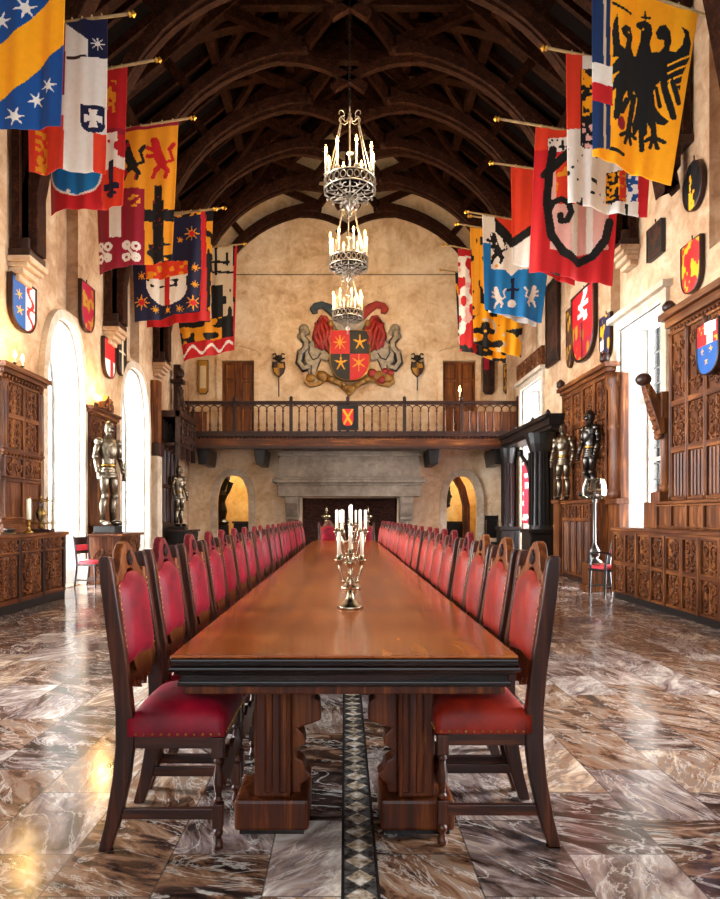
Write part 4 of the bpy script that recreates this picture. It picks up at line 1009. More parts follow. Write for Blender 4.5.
def q_star(a, b, c, d, s):
    def f(u, v):
        if star(u*.9,v,.45*.9*(1 if u>0 else -1),.45 if v>0 else -.38,.3,6,.3): return s
        return quarters(a,b,c,d)(u,v)
    return f
def stand_off(z0=0):
    def e(t,w,h): MB().tube([(0,.03,h/2),(0,.02,h/2+.1)],.012,6).build('hook', M['iron'], t)
    return e
# small shield on the gallery rail
wall_shield('black square panel with red shield hung on the gallery rail centre', (.1,BY-.15,4.3), 0, .62, .74,
    lambda u, v: ('gold' if abs(u+v*.7) < .12 or abs(u-v*.7) < .1 else 'red') if inpoly(sh_outline(1.1,1.4),u,v) else 'black', rect(-.31,.31,-.37,.37), 'dark', name='rail_panel', cat='heraldic panel')
gc = thing('gallery_candelabrum', 'lit candle stand behind the gallery rail before the door', 'candelabrum', (3.62,20.1,3.74))
m = MB(); m.lathe([(.16,0),(.16,.03),(.04,.08),(.025,.3),(.05,.36),(.02,.42),(.02,1.1),(.07,1.14),(.07,1.16)],12)
for s in (-1,1): m.tube([(0,0,.5),(s*.15,0,.45),(s*.25,0,.6)],.015,6)
m.build('stand', M['silver'], gc, smooth=True); c_ = MB().lathe([(.025,1.16),(.025,1.45),(.015,1.46)],8).build('candle', M['wax'], gc); MB().lathe([(0,1.46),(.03,1.5),(.035,1.54),(.015,1.62),(0,1.68)],8).build('flame', M['flame'], c_, smooth=True)
# doors on the gallery
for n, (a, b) in enumerate(GD):
    q = MB(); q.box(a,b,YF+.2,YF+.3,3.76,6.42); d_ = struct('door_%d' % (n+1), q, M['door'])
    f = MB(); mid = (a+b)/2
    for s0, s1 in ((a,mid-.015),(mid+.015,b)):
        for z0, z1 in ((3.86,4.9),(5.0,5.75),(5.85,6.34)):
            f.path([(s0+.1,YF+.19,z0),(s1-.1,YF+.19,z0),(s1-.1,YF+.19,z1),(s0+.1,YF+.19,z1),(s0+.1,YF+.19,z0)],.04,.05)
    f.build('moulding', M['oak'], d_); MB().ell((mid-.07,YF+.15,4.75),(.03,.04,.03),8,6).build('knob', M['iron'], d_, smooth=True)
    q = MB(); q.path([(a-.06,YF-.015,3.76),(a-.06,YF-.015,6.5)],.1,.16); q.path([(b+.06,YF-.015,3.76),(b+.06,YF-.015,6.5)],.1,.16)
    q.path([(a-.35,YF-.01,6.5),(a-.1,YF-.01,6.78),((a+b)/2,YF-.01,6.95),(b+.1,YF-.01,6.78),(b+.35,YF-.01,6.5)],.07,.1); struct('trim_%d' % (20+n), q, M['plaster_far'])
MB_ = MB().box(-5,5.2,YF-.02,YF,9.22,9.25); struct('trim_30', MB_, M['stone'])

# ---------------------------------------------------------------- coat of arms, pixels read at the wall
def cp(px, py): p = W(px,py,YF); return (p.x, p.z)
ca = thing('coat_of_arms', 'large painted coat of arms with two lions above the gallery', 'coat of arms', (0,YF-.02,0))
def relief(poly, y0, y1, mat, name, bevel=.03): return MB().prism([cp(*p) for p in poly], y0, y1).build(name, M[mat], ca, bevel=bevel, fix=True)
M['lion_red'] = plain('lion_mane', '#8c1a10', .5, 0, .45, 8, .4); M['lion_body'] = plain('lion_body', '#8f836f', .5, 0, .5, 8, .4)
M['mant_blue'] = plain('mantling_blue', '#22323a', .5, 0, .4, 7, .3); M['mant_red'] = plain('mantling_red', '#8c1d12', .5, 0, .3, 7, .3); M['mant_gold'] = plain('mantling_gold', '#8a6220', .45, .1, .5, 9, .3)
def mirror(poly): return [(698.5-x, y) for x, y in poly]
mane = [(309,357),(306,352),(314,347),(313,338),(317,332),(314,326),(318,318),(324,315),(331,320),(332,330),(328,337),(332,345),(331,353),(324,352),(318,351)]
mane = [(315,349),(313,338),(316,325),(321,317),(327,318),(331,325),(329,332),(332,340),(333,350),(331,358),(327,352),(321,349)]
body = [(308,346),(314,341),(322,349),(329,355),(331,359),(327,362),(321,360),(318,366),(316,372),(315,377),(318,380),(317,383),(309,383),(306,381),(309,375),(308,368),(305,361),(305,352)]
tail = [(309,367),(304,369),(299.5,363),(301,354),(306,349),(306.5,343),(302.5,338),(303.5,331)]
for f, sd in ((lambda p: p, 'a'), (mirror, 'b')):
    def grow(pl, q=1.1):
        mx = sum(p[0] for p in pl)/len(pl); my = sum(p[1] for p in pl)/len(pl)
        return [(x+q*(x-mx)/(math.hypot(x-mx,y-my)+.1), y+q*(y-my)/(math.hypot(x-mx,y-my)+.1)) for x, y in pl]
    relief(grow(f(body)), -.06, .02, 'black', 'lion_outline'); relief(grow(f(mane)), -.13, .02, 'black', 'mane_outline')
    m = MB()
    for ln in (((310,347),(309,354),(313,361)),((321,354),(318,359),(313,361)),((312,366),(311,376))):
        m.tube([(cp(*q)[0],-.145,cp(*q)[1]) for q in f(list(ln))],.018,4)
    m.build('lion_muscle', M['black'], ca)
    m = MB()
    for ln in (((318,322),(317,332),(320,342)),((323,324),(322,336),(325,346)),((328,330),(327,340),(330,350))):
        m.tube([(cp(*q)[0],-.225,cp(*q)[1]) for q in f(list(ln))],.016,4)
    m.build('mane_line', M['black'], ca)
    relief(f(body), -.14, .02, 'lion_body', 'lion_body'); relief(f(mane), -.22, .02, 'lion_red', 'lion_mane')
    TT = [(cp(*p)[0],-.1,cp(*p)[1]) for p in f(tail)]
    MB().tube([(x,-.05,z) for x,y,z in TT],.135,8).build('tail_outline', M['black'], ca, smooth=True)
    m = MB(); m.tube(TT,[.1,.1,.09,.09,.1,.1,.11,.13],8)
    for pp, r in (((304,330),.17),((307,333),.12),((301,337),.12),((300,353),.1)): x_, z_ = cp(*f([pp])[0]); m.ell((x_,-.1,z_),(r,.07,r),8,6)
    m.build('lion_tail', M['lion_body'], ca, smooth=True)
    for q0 in range(5):
        L = []
        for i in range(9):
            t = i/8; px = 315.5+3.6*q0+ (1.6*math.sin(t*9+q0*1.3)) + t*2.2*(1-q0*.25); py = 320+abs(q0-2.2)*2.2+t*(32-abs(q0-2)*3.5)
            L.append((cp(*f([(px,py)])[0])[0], -.225, cp(px,py)[1]))
        MB().tube(L, [.04,.07,.085,.075,.085,.075,.085,.07,.03], 7).build('mane_curl', M['lion_red'], ca, smooth=True)
    x_, z_ = cp(*f([(331,326)])[0]); MB().ell((x_,-.24,z_),(.09,.09,.13),10,8).build('lion_face', M['mant_gold'], ca, smooth=True)
sc1 = [(349,317),(338,312),(331,306),(322,303),(314,305),(310,310),(313,315),(318,314),(318,310),(322,309),(328,314),(336,322),(346,328)]
relief(sc1, -.2, .02, 'mant_blue', 'mantling'); relief(mirror(sc1), -.2, .02, 'mant_red', 'mantling')
relief([(334,326),(338,318),(344,312),(349.5,309),(355,312),(361,318),(365,326),(361,334),(349.5,336),(338,334)], -.24, .02, 'lion_body', 'helmet')
relief([(336,320),(334,308),(340,314),(344,306),(349.5,313),(355,306),(359,314),(365,308),(363,320)], -.27, .02, 'mant_gold', 'crown')
rib = [(307,375),(304,383),(310,388),(320,386),(325,382),(331,383),(338,386),(344,391),(349.5,397),(355,391),(361,386),(368,383),(374,382),(379,386),(389,388),(395,383),(392,375),(383,371),(374,372),(366,378),(358,382),(349.5,386),(341,382),(333,378),(325,372),(316,371)]
relief(rib, -.12, .02, 'mant_gold', 'scroll_base')
for px,py,r in ((311,379,.17),(322,377,.19),(331,380,.13),(368,380,.13),(377,377,.19),(388,379,.17),(349.5,390,.14),(343,386,.1),(356,386,.1)): x_, z_ = cp(px,py); MB().ell((x_,-.12,z_),(r,.09,r*.85),10,6).build('scroll_leaf', M['mant_gold'], ca, smooth=True)
for px,py,r in ((372,374,.16),(381,381,.15),(390,374,.12),(385,372,.12)): x_, z_ = cp(px,py); MB().ell((x_,-.13,z_),(r,.1,r*.9),10,6).build('scroll_leaf', M['mant_red'], ca, smooth=True)
(xa, za), (xb, zb) = cp(330,333), cp(369.5,333); sw = xb-xa; shh = za-cp(349.5,382)[1]; cx_, cz_ = (xa+xb)/2, za-shh/2
sp = sh_outline(sw, shh)
m = MB(); m.prism([(cx_+x,cz_+z) for x,z in sp], -.26, .02); m.build('shield_board', M['dark'], ca, bevel=.02)
def coa(u, v):
    for k, (a, b, n) in enumerate(((-.5,.52,8),(.5,.52,5),(-.45,-.3,5),(.45,-.3,6))):
        if star(u,v,a,b,.36,n,.28): return 'gold'
    return ('red' if u < 0 else 'black') if v > 0.05 else ('black' if u < 0 else 'red')
m = painted_board(sw,shh,coa,sp,nx=60,nz=70); m.v = [(x+cx_,y-.275,z+cz_) for x,y,z in m.v]; m.build('painted_face', M['paint'], ca, smooth=True)
m = MB(); m.tube([(cx_+x,-.27,cz_+z) for x,z in sp],.025,6,True); m.build('rim', M['gold'], ca)
# two small iron-and-paint trophies either side
for px, w_ in ((279,'arched-window'),(417,'square-window')):
    x_, z_ = cp(px,368); t = thing('wall_trophy', 'small dark iron shield trophy on the far wall, nearer the %s side' % w_, 'wall trophy', (x_,YF-.06,z_), 0, 'shield trophies beside the coat of arms')
    po = [(-.2,.2),(-.12,.16),(0,.22),(.12,.16),(.2,.2),(.22,0),(.16,-.18),(0,-.34),(-.16,-.18),(-.22,0)]
    MB().prism(po,-.08,.05).build('shield', M['iron'], t, bevel=.02)
    pf = painted_board(.36,.5,lambda u,v: 'dgold' if (u*v > 0) != (abs(u) < .12) else 'brown', [(a*.8,b*.8) for a,b in po], nx=16,nz=20).build('painted_face', M['paint'], t); pf.location = (0,-.085,-.03)
    m = MB(); m.tube([(0,0,-.95 if px < 300 else -.75),(0,0,.42)],.018,6); m.ell((0,-.04,.3),(.13,.07,.1),8,6); m.tube([(-.2,-.03,.3),(0,-.06,.24),(.2,-.03,.3)],.03,6)
    for s in (-1,1): m.tube([(s*.05,-.05,.33),(s*.12,-.05,.45),(s*.2,-.03,.42)],.025,6)
    m.build('crest', M['iron'], t)
# plaques near the gallery ends
def plaque(label, px0, px1, py0, py1, d, fn, rim='dark'):
    a, b = W(px0,py1,d), W(px1,py0,d); w_, h_ = b.x-a.x, b.z-a.z
    wall_shield(label, ((a.x+b.x)/2, YF-.07, (a.z+b.z)/2), 0, w_, h_, fn, [(-w_/2,-h_/2+.1),(-w_/2+.08,-h_/2),(w_/2-.08,-h_/2),(w_/2,-h_/2+.1),(w_/2,h_/2),(-w_/2,h_/2)], rim, name='wall_plaque', cat='plaque')
plaque('narrow gilt cartouche plaque between the arched-window wall and gallery door', 198.5,208.5,361,394,YF, lambda u,v: 'cream' if abs(v)<.7 and abs(u)<.6 else 'dgold')
plaque('dark carved hanging plaque right beside the gallery door with candle', 483,494,358,394,YF, lambda u,v: 'crim' if v>.3 and u<0 else ('brown' if vn(u*4,v*6)>.45 else 'black'))
plaque('slim gilt plaque in the far corner over the gallery', 503,508.5,365,394,YF, lambda u,v: 'dgold' if vn(u*3,v*7)>.5 else 'brown')

# ---------------------------------------------------------------- fireplace
FP = thing('fireplace', 'great grey stone fireplace with hood under the gallery', 'fireplace', (.15,YF,0))
hw = 2.28
m = MB(); vs = []
for z, w_, d_ in ((2.5,hw-.02,.95),(3.2,hw-.1,.85)): vs += [(-w_,-d_,z),(w_,-d_,z),(w_,-.005,z),(-w_,-.005,z)]
m.add(vs,[(0,1,5,4),(1,2,6,5),(2,3,7,6),(3,0,4,7),(4,5,6,7),(3,2,1,0)]); m.build('hood', M['stone'], FP)
m = MB(); m.box(-hw,hw,-1.0,-.005,3.2,3.28); m.box(-hw+.05,hw-.05,-.96,-.005,3.28,3.36); m.build('hood_cornice', M['stone'], FP, bevel=.02)
m = MB(); m.box(-hw-.12,hw+.12,-1.12,-.005,2.36,2.46); m.box(-hw-.06,hw+.06,-1.06,-.005,2.46,2.54); m.box(-hw-.02,hw+.02,-1.02,-.005,2.28,2.36); m.build('mantel_shelf', M['stone'], FP, bevel=.02)
MB().box(-hw+.03,hw-.03,-.98,-.005,1.93,2.28).build('lintel', M['stone'], FP, bevel=.02)
for s in (-1,1):
    x0, x1 = sorted((s*1.62,s*2.02))
    m = MB(); m.box(x0,x1,-.6,-.005,0,1.2); m.box(x0,x1,-.75,-.005,1.2,1.3); m.box(x0,x1,-.95,-.005,1.72,1.93)
    m.add([(x0,-.6,1.3),(x1,-.6,1.3),(x1,-.92,1.72),(x0,-.92,1.72),(x0,-.02,1.3),(x1,-.02,1.3),(x1,-.02,1.72),(x0,-.02,1.72)],[(0,1,2,3),(4,7,6,5),(0,3,7,4),(1,5,6,2),(3,2,6,7),(0,4,5,1)])
    m.build('jamb', M['stone'], FP, bevel=.02, fix=True)
    m = MB(); scrolls(m,x0+.04,x1-.04,.5,1.15,-.61,5,.03,1); m.build('jamb_carving', M['stone'], FP)
q = MB(); q.box(-1.8,1.8,.9,1.0,-.02,2.1); q.box(-1.8,-1.57,0.02,.9,0,2.1); q.box(1.57,1.8,.02,.9,0,2.1); q.box(-1.8,1.8,.02,1.0,1.93,2.1)
def brick_mat():
    t = NT('firebox_brick'); b = t.node('TexBrick'); b.inputs['Scale'].default_value = 5; b.inputs['Color1'].default_value = (*lin('#5e2f22'),1); b.inputs['Color2'].default_value = (*lin('#2c1812'),1); b.inputs['Mortar'].default_value = (*lin('#171110'),1)
    t.l.new(t.co((1,1,1),'Object',(PI/2,0,0)), b.inputs['Vector']); return t.fin(b.outputs[0], .9)
M['brick'] = brick_mat(); q.build('firebox', M['brick'], FP)
for x, w_ in ((-.56,'arched-window'),(.72,'square-window')):
    t = thing('andiron', 'tall pale metal andiron before the firebox, nearer the %s side' % w_, 'andiron', (x,19.7,0), 0, 'andirons before the fireplace')
    MB().lathe([(.16,0),(.16,.04),(.06,.1),(.035,.3),(.06,.4),(.03,.5),(.03,1.1),(.07,1.16),(.05,1.22)],12).build('stem', M['silver'], t, smooth=True)
    MB().lathe([(.05,1.22),(.14,1.28),(.16,1.34),(.06,1.36),(.04,1.5),(.025,1.62),(0,1.63)],12).build('cup', M['silver'], t, smooth=True)
# things glimpsed through the doorways
dp = thing('carved_post', 'dark carved wooden post inside the arched-window-side doorway', 'carved post', (-4.3,22.4,0))
m = MB(); m.box(-.22,.22,-.2,.2,0,1.0); m.lathe([(.2,1.0),(.26,1.1),(.14,1.2),(.2,1.5),(.12,1.8),(.22,2.05),(.14,2.2),(.2,2.4),(.3,2.6),(.3,2.75)],10); m.tube([(0,0,1.9),(.22,-.05,2.15),(.34,-.05,2.5)],[.08,.07,.1],8); m.build('post', M['ebony'], dp)
for lab, x, w_ in (('low dark chest inside the arched-window-side doorway',-3.55,1.0),('low dark table inside the square-window-side doorway',3.7,1.3)):
    t = thing('dark_chest', lab, 'chest', (x,23.6,0)); MB().box(-w_/2,w_/2,-.25,.25,.1,1.05).build('body', M['ebony'], t, bevel=.02); MB().box(-w_/2-.05,w_/2+.05,-.3,.3,1.05,1.12).build('lid', M['dark'], t, bevel=.01); MB().box(-w_/2,w_/2,-.26,.26,0,.1).build('plinth', M['black'], t)
t = thing('blue_shield', 'blue and white painted shield on the ochre passage wall', 'shield', (-3.35,24.18,2.15)); po = sh_outline(.5,.75); MB().prism(po,-.02,.02).build('backing', M['dark'], t); o = painted_board(.5,.75,lambda u,v: 'white' if (abs(u)<.2 or abs(v-.2)<.2) else 'blue',po,nx=16,nz=20).build('painted_face', M['paint'], t); o.location = (0,-.03,0)
t = thing('wall_mirror', 'dark ornate wall mirror over the chest in the square-window-side doorway', 'mirror', (3.62,24.15,2.05)); m = MB(); m.tube([(.3*math.cos(a),0,.48*math.sin(a)) for a in [2*PI*i/16 for i in range(16)]],.1,7,True)
for i in range(10): a = 2*PI*i/10; m.ell((.36*math.cos(a),-.03,.56*math.sin(a)),(.08,.05,.08),6,4)
m.build('frame', M['ebony'], t); mg = MB().lathe([(.28,-.01),(.28,.01)],16,sy=1).build('mirror_glass', M['gunmetal'], t); mg.rotation_euler = (PI/2,0,0)
t = thing('arch_rib', 'brown stone arched rib inside the square-window-side doorway', 'arch', (4.25,22.4,0)); MB().path([(.0,0,0),(.0,0,1.7),(-.15,0,2.3),(-.5,0,2.9),(-.8,0,3.2)],.3,.22).build('rib', M['oak'], t)
# the head-of-room chairs against the far wall, half hidden
for x, lab in ((4.7,'black ladder-backed chair by the wall under the gallery end'),):
    side_chair(lab, (x,20.2,0), 0, M['ebony'], M['ebony'], 1.35)
# ---------------------------------------------------------------- shields on the side walls
def at_wall(px, py, wallx): d = wallx*F/(px-CX); return W(px,py,d)
def on_left(label, pc, h_px, w_px, fn, poly=None, rim='dark', **k):
    p = at_wall(pc[0],pc[1],XL+.07); h = h_px/F*p.y
    d0 = (XL+.07)*F/(pc[0]-w_px/2-CX); d1 = (XL+.07)*F/(pc[0]+w_px/2-CX)
    return wall_shield(label, (XL+.075,p.y,p.z), PI/2, d1-d0, h, fn, poly(d1-d0,h) if poly else None, rim, **k)
def on_right(label, pc, h_px, w_px, fn, poly=None, rim='dark', x=XR-.07, **k):
    p = at_wall(pc[0],pc[1],x); h = h_px/F*p.y
    d0 = x*F/(pc[0]+w_px/2-CX); d1 = x*F/(pc[0]-w_px/2-CX)
    return wall_shield(label, (x-.005,p.y,p.z), -PI/2, d1-d0, h, fn, poly(d1-d0,h) if poly else None, rim, **k)
def f_blue(u,v):
    if u < .05:
        return 'gold' if star(u,v*1.3,-.45,.45,.28,6,.35) or star(u,v*1.3,-.4,-.35,.3,5,.35) else 'blue'
    return 'red' if (abs(u-.5-.25*math.sin(v*7)) < .15 or abs(v) < .06 and u > .2) else 'white'
on_left('blue and white painted shield above the tall buffet cabinet', (23.5,306), 49, 24, f_blue, extra=stand_off())
on_left('dark red shield with gold devices between the two arched windows', (87.5,308), 46, 13, lambda u,v: 'dgold' if vn(u*3+4,v*5) > .66 else 'crim', extra=stand_off())
on_left('red shield with white lower half by the second arched window', (109.5,359), 37, 11, lambda u,v: ('red' if v > -.1 else ('white' if abs(u-.25) > .3 else 'red')), extra=stand_off())
on_left('narrow dark shield with pale stripe near the second arched window', (122,353), 44, 7.5, lambda u,v: 'cream' if abs(u+.1) < .2 or abs(v) < .06 else 'black', extra=stand_off())
oval = lambda w,h: [(w/2*math.cos(2*PI*i/24),h/2*math.sin(2*PI*i/24)) for i in range(24)]
on_right('black oval hatchment with gold figure high on the square-window wall', (693,186), 47, 19, lambda u,v: 'gold' if (v < -.25 and abs(u) < .55+v*.3 and vn(u*5,v*4) > .42) or (abs(u+.1) < .12 and v > -.2 and v < .5 and vn(u*6,v*5)>.4) else 'black', oval, extra=stand_off(), name='oval_hatchment', cat='hatchment')
on_right('red shield with gold devices above the carved hutch', (691,267), 50, 19, lambda u,v: 'gold' if vn(u*4+1,v*5+2) > .62 else 'red', extra=stand_off())
def f_big(u,v):
    if v > .1: return 'white' if (abs(u-.1-.2*math.sin(v*9)) < .17 or abs(v-.55) < .07 and abs(u-.1) < .45 or abs(v-.3)<.05 and abs(u)<.4) else 'red'
    if abs(u) < .06: return 'black'
    return 'dgold' if vn(u*4,v*5,3) > .62 else ('red' if (u > 0) == (v > -.4) else 'crim')
on_right('big red heraldic panel with white figure above the carved armoire', (583,325), 70, 22, f_big, lambda w,h: sh_outline(w,h), name='heraldic_panel', cat='heraldic panel', extra=stand_off())
on_right('narrow carved dark panel at the edge of the big red heraldic panel', (569.3,338), 58, 5.5, lambda u,v: 'dgold' if vn(u*2,v*6,1) > .6 else 'brown', lambda w,h: sh_outline(w,h), name='carved_panel_board', cat='carved board')
on_right('blue and gold shield beside the first square window', (605.3,337), 42, 10.5, lambda u,v: ('navy' if u > -.1 else ('white' if v < -.1 and v > -.6 else 'navy')) if vn(u*3,v*4,5) < .6 else 'gold', extra=stand_off())
on_right('tall dark carved wooden panel above the gallery-end window', (552,322), 82, 11.5, lambda u,v: 'black' if max(abs(u),abs(v)) > .8 else ('brown' if vn(u*3,v*8,2) > .4 else 'black'), lambda w,h: rect(-w/2,w/2,-h/2,h/2), name='carved_picture', cat='carved panel')
def f_lock(u,v): return 'brown' if vn(u*4,v*4,7) > .55 else 'black'
on_right('small black iron lantern bracket box on the square-window wall', (654.5,241), 32, 14, f_lock, lambda w,h: rect(-w/2,w/2,-h/2,h/2), 'black', name='iron_box', cat='iron box', thick=.07, extra=stand_off())
def f_hutch(u,v):
    if v > .15:
        return 'white' if u > -.15 and u < .75 and (abs(u-.3) < .22 or (v > .55 and abs(abs(u-.3)-.35) < .1)) else ('gold' if vn(u*6,v*6,2) > .7 else 'red')
    return 'gold' if star(u,v,-.4,-.1,.2,5,.3) or star(u,v,.4,-.1,.2,5,.3) or star(u,v,.0,-.5,.2,5,.3) else 'blue'
on_right('red over blue painted shield hung on the front of the carved hutch', (708,348), 51, 22, f_hutch, x=4.72, extra=stand_off())

# ---------------------------------------------------------------- banners on poles
TOPZ = 8.55
def banner(label, d, tl, tr, bl, br, tip, fn, pole_end, seed=0, nx=None, nz=None, tipy=None):
    """cloth between four corners (read from the picture at depth d) hung from a raked pole"""
    A, B, Cc, D = (W(*p, d) for p in (tl,tr,bl,br)); left = tip[0] > tr[0]-1
    t = thing('banner', label, 'banner', (0,d,0), 0, 'heraldic banners on poles')
    nx = nx or max(24, int((tr[0]-tl[0])/.8)); nz = nz or max(30, int((bl[1]-tl[1])/1.05)); R = random.Random(seed)
    ph = R.uniform(0,6); k1, k2 = R.uniform(3.2,4.4), R.uniform(8,10)
    m = MB(); L0 = Vector((0,d,0)); vs = []
    for i in range(nx+1):
        u = i/nx
        for j in range(nz+1):
            v = j/nz; p = (A*(1-u)+B*u)*(1-v)+(Cc*(1-u)+D*u)*v
            w = (.02+.045*v)*(.6 if d < 9 else 1)
            y = w*(math.sin(u*k1*2+ph+v*.8)+.5*math.sin(u*k2*2+ph*2-v*1.2)+.25*math.sin(u*33+v*2))
            p = p+Vector((.015*math.cos(u*k2+ph)*v, y*.8, -.01*math.sin(u*k1*3+ph)*v)); vs.append(p-L0)
    fs = []; cs = []
    for i in range(nx):
        for j in range(nz):
            u, v = (i+.5)/nx, (j+.5)/nz
            x = (tl[0]*(1-u)+tr[0]*u)*(1-v)+(bl[0]*(1-u)+br[0]*u)*v; y = (tl[1]*(1-u)+tr[1]*u)*(1-v)+(bl[1]*(1-u)+br[1]*u)*v
            a = i*(nz+1)+j; fs.append((a,a+1,a+nz+2,a+nz+1)); cs.append(C[fn(x,y)])
    m.add(vs, fs); m.c = cs; o = m.build('cloth', M['cloth'], t, smooth=True)
    s = o.modifiers.new('thickness','SOLIDIFY'); s.thickness = .006; s.offset = 0
    # pole along the top hem, from the wall to its tip
    T = W(*tip, d); hem = A if left else B; dirv = (T-hem).normalized(); wall = XL if left else XR
    k = (wall-T.x)/dirv.x; E = T+dirv*k
    q = MB(); q.tube([E-L0, T-L0], .022, 8); q.build('pole', M['pole'], t)
    fi = MB().lathe([(.02,0),(.045,.02),(.03,.05),(.05,.08),(.0,.12)],8).build('finial', M['gold'], t); fi.location = T-L0
    fi.rotation_euler = (0,PI/2 if left else -PI/2,0)
    n = 8
    for i in range(n): p = (A+(B-A)*((i+.5)/n))-L0; MB().tube([(p.x+.03*0,p.y+.03*math.cos(a),p.z+.01+.03*math.sin(a)) for a in [2*PI*j/8 for j in range(8)]],.008,4,True).build('hem_loop', M['pole'], t)
    bx = MB(); bx.box(min(wall,wall-.08*(1 if not left else -1)),max(wall,wall-.08*(1 if not left else -1)),-.08,.08,-.12,.12)
    b = bx.build('wall_socket', M['iron'], t); b.location = (0,0,E.z); return t
M['pole'] = plain('pole_wood', '#9c8157', .4, .2, .3, 12)
def blob(x, y, cx, cy, rx, ry, s=0, thr=.5):
    q = ((x-cx)/rx)**2+((y-cy)/ry)**2
    return q < 1 and (q < .25 or vn(x*.33,y*.33,s) > thr-.2*(1-q))
def beast(x, y, cx, cy, s, f=1):
    """a rampant heraldic beast as a union of strokes"""
    def seg(a, b, c, d, r):
        a, c = cx+a*s*f, cx+c*s*f; b, d = cy+b*s, cy+d*s
        vx, vy = c-a, d-b; t = max(0,min(1,((x-a)*vx+(y-b)*vy)/(vx*vx+vy*vy+1e-9))); return math.hypot(x-a-t*vx,y-b-t*vy) < r*s
    return (seg(-.1,-.1,.1,.3,.24) or seg(-.2,-.55,-.05,-.1,.2) or seg(-.25,-.75,-.2,-.6,.2) or seg(-.1,-.25,-.6,-.45,.1) or seg(-.05,-.05,-.6,-.05,.1)
        or seg(.1,.3,-.2,.6,.13) or seg(-.2,.6,-.35,.95,.09) or seg(.15,.35,.35,.65,.13) or seg(.35,.65,.25,.95,.09) or seg(.2,.3,.6,.1,.07) or seg(.6,.1,.45,-.4,.07) or seg(.45,-.4,.65,-.65,.09))
def line(x, y, a, b, c, d, r):
    vx, vy = c-a, d-b; t = max(0,min(1,((x-a)*vx+(y-b)*vy)/(vx*vx+vy*vy))); return math.hypot(x-a-t*vx,y-b-t*vy) < r
def L1(x, y):
    for cx, cy, r in ((35,99,9),(15,117,10),(25,8,12),(49,86,9),(2,22,10),(-12,60,9),(-10,110,9),(8,-30,10)):
        if star(x,y,cx,cy,r,6,.38,.3): 
            if not (47-.94*x < y < 104-.937*x): return 'white'
    return 'yel' if 47-.94*x < y < 104-.937*x else 'blue'
def L2(x, y):
    if 81 < x < 103 and 105 < y < 133 and (y < 120 or math.hypot(x-92,y-120) < 12.5):
        return 'white' if (abs(x-92) < 2.2+.25*abs(y-118) and abs(y-118) < 9) or (abs(y-118) < 2+.25*abs(x-92) and abs(x-92) < 8) else 'navy'
    if x < 45: return 'gold' if x > 34 and y > 130 and vn(x*.4,y*.25,2) > .5 else 'orange'
    if x < 66: return 'white' if 97 < y < 118 and x > 58 else ('crim' if y < 97 else 'orange')
    if y < 57 and x > 88: return 'white' if star(x,y,97,43,8,8,.3) else 'navy'
    if y < 24+(x-66)*.75 and x < 89: return 'navy'
    if line(x,y,68,59,86,57,1.2): return 'brown'
    return ('white' if x < 92 or y < 133 else 'orange')
def L3(x, y):
    if math.hypot(x-75,(y-171)) < 26 and y > 150: 
        if math.hypot(x-75,y-200) < 3.2 or math.hypot(x-70,y-193) < 2 or math.hypot(x-80,y-197) < 2.5: return 'white'
        return 'white' if math.hypot(x-75,y-171) > 24 else 'sky'
    if y > 168+.2*(x-60) and x < 100: return 'red'
    if y > 160 and x > 99 and (abs(x-111) < 3 and y < 198 or abs(y-186) < 3.2 and abs(x-111) < 9 or abs(y-193) < 2 and abs(x-111) < 6): return 'navy'
    if (103 < x < 118 and 132 < y < 156 and vn(x*.25,y*.25,4) > .3) or (100 < x < 126 and 153+.35*abs(x-112) < y < 166+.3*abs(x-112)): return 'white'
    if y > 166 and x > 100: return 'orange'
    if 104 < x < 116 and 80 < y < 112 and vn(x*.3,y*.3,8) > .55: return 'gold'
    return 'red' if y > 150 else 'crim' if vn(x*.05,y*.1) > .9 else 'red'
def L4(x, y):
    if y < 138.5-.167*(x-94): return 'crim'
    if x < 144 and y > 189:
        if abs(x-116) < 6 and y < 238: return 'white'
        for cx in (104,131):
            for dx, dy in ((-4,-6),(5,-5),(-4,6),(5,6)):
                q = math.hypot(x-cx-dx,y-252-dy)
                if 1.6 < q < 4.6: return 'white'
            if line(x,y,cx-5,246,cx+5,258,1.3): return 'white'
        return 'gold' if 128 < x < 140 and 196 < y < 208 and vn(x*.4,y*.4) > .5 else 'crim'
    if x > 143 and y > 185:
        if abs(x-158) < 6-(2 if y<200 else 0) or (abs(y-215) < 6 and abs(x-159) < 17) or (y > 243 and vn(x*.2,y*.25,2) > .5): return 'black' if vn(x*.5,y*.5) > .12 else 'crim'
    if x < 146 and (beast(x,y,131,160,21,1)): return 'black' if vn(x*.2,y*.2) > .3 else 'crim'
    if beast(x,y,160,157,21,1): return 'red'
    return 'gold' if x > 136 else 'gold'
def L5(x, y):
    if x > 201: return 'red' if x < 205 or y > 310 else ('gold' if vn(x*.3,y*.2,6) > .55 else 'navy')
    if y < 222-.1*(x-132): return 'gold' if vn(x*.5,y*.5) > .5 else 'black'
    sx, sy = x-167, y-281
    if abs(sx) < 21 and -20 < sy < 24 and (sy < 2 or (sx/21)**2+((sy-2)/22)**2 < 1):
        if sy < -4+.15*(-sx): return 'gold' if vn(x*.22,y*.3,3) > .6 else 'orange'
        if abs(sx) < 3: return 'red'
        return 'black' if vn(x*.25,y*.35,9) > .7 and sy < 6 else 'white'
    for cx, cy, r in ((192,234,8),(193,303,8),(142,303,8),(142,277,5),(155,309,4.5),(168,310,4.5),(180,309,4.5),(195,268,5),(195,285,4.5),(180,240,4),(150,250,5),(142,240,4)):
        q = math.hypot(x-cx,y-cy)
        if star(x,y,cx,cy,r,8,.4): return 'red' if q < r*.35 and r > 6 else 'gold'
    if y > 319-.1*(x-132): return 'navy'
    return 'navy'
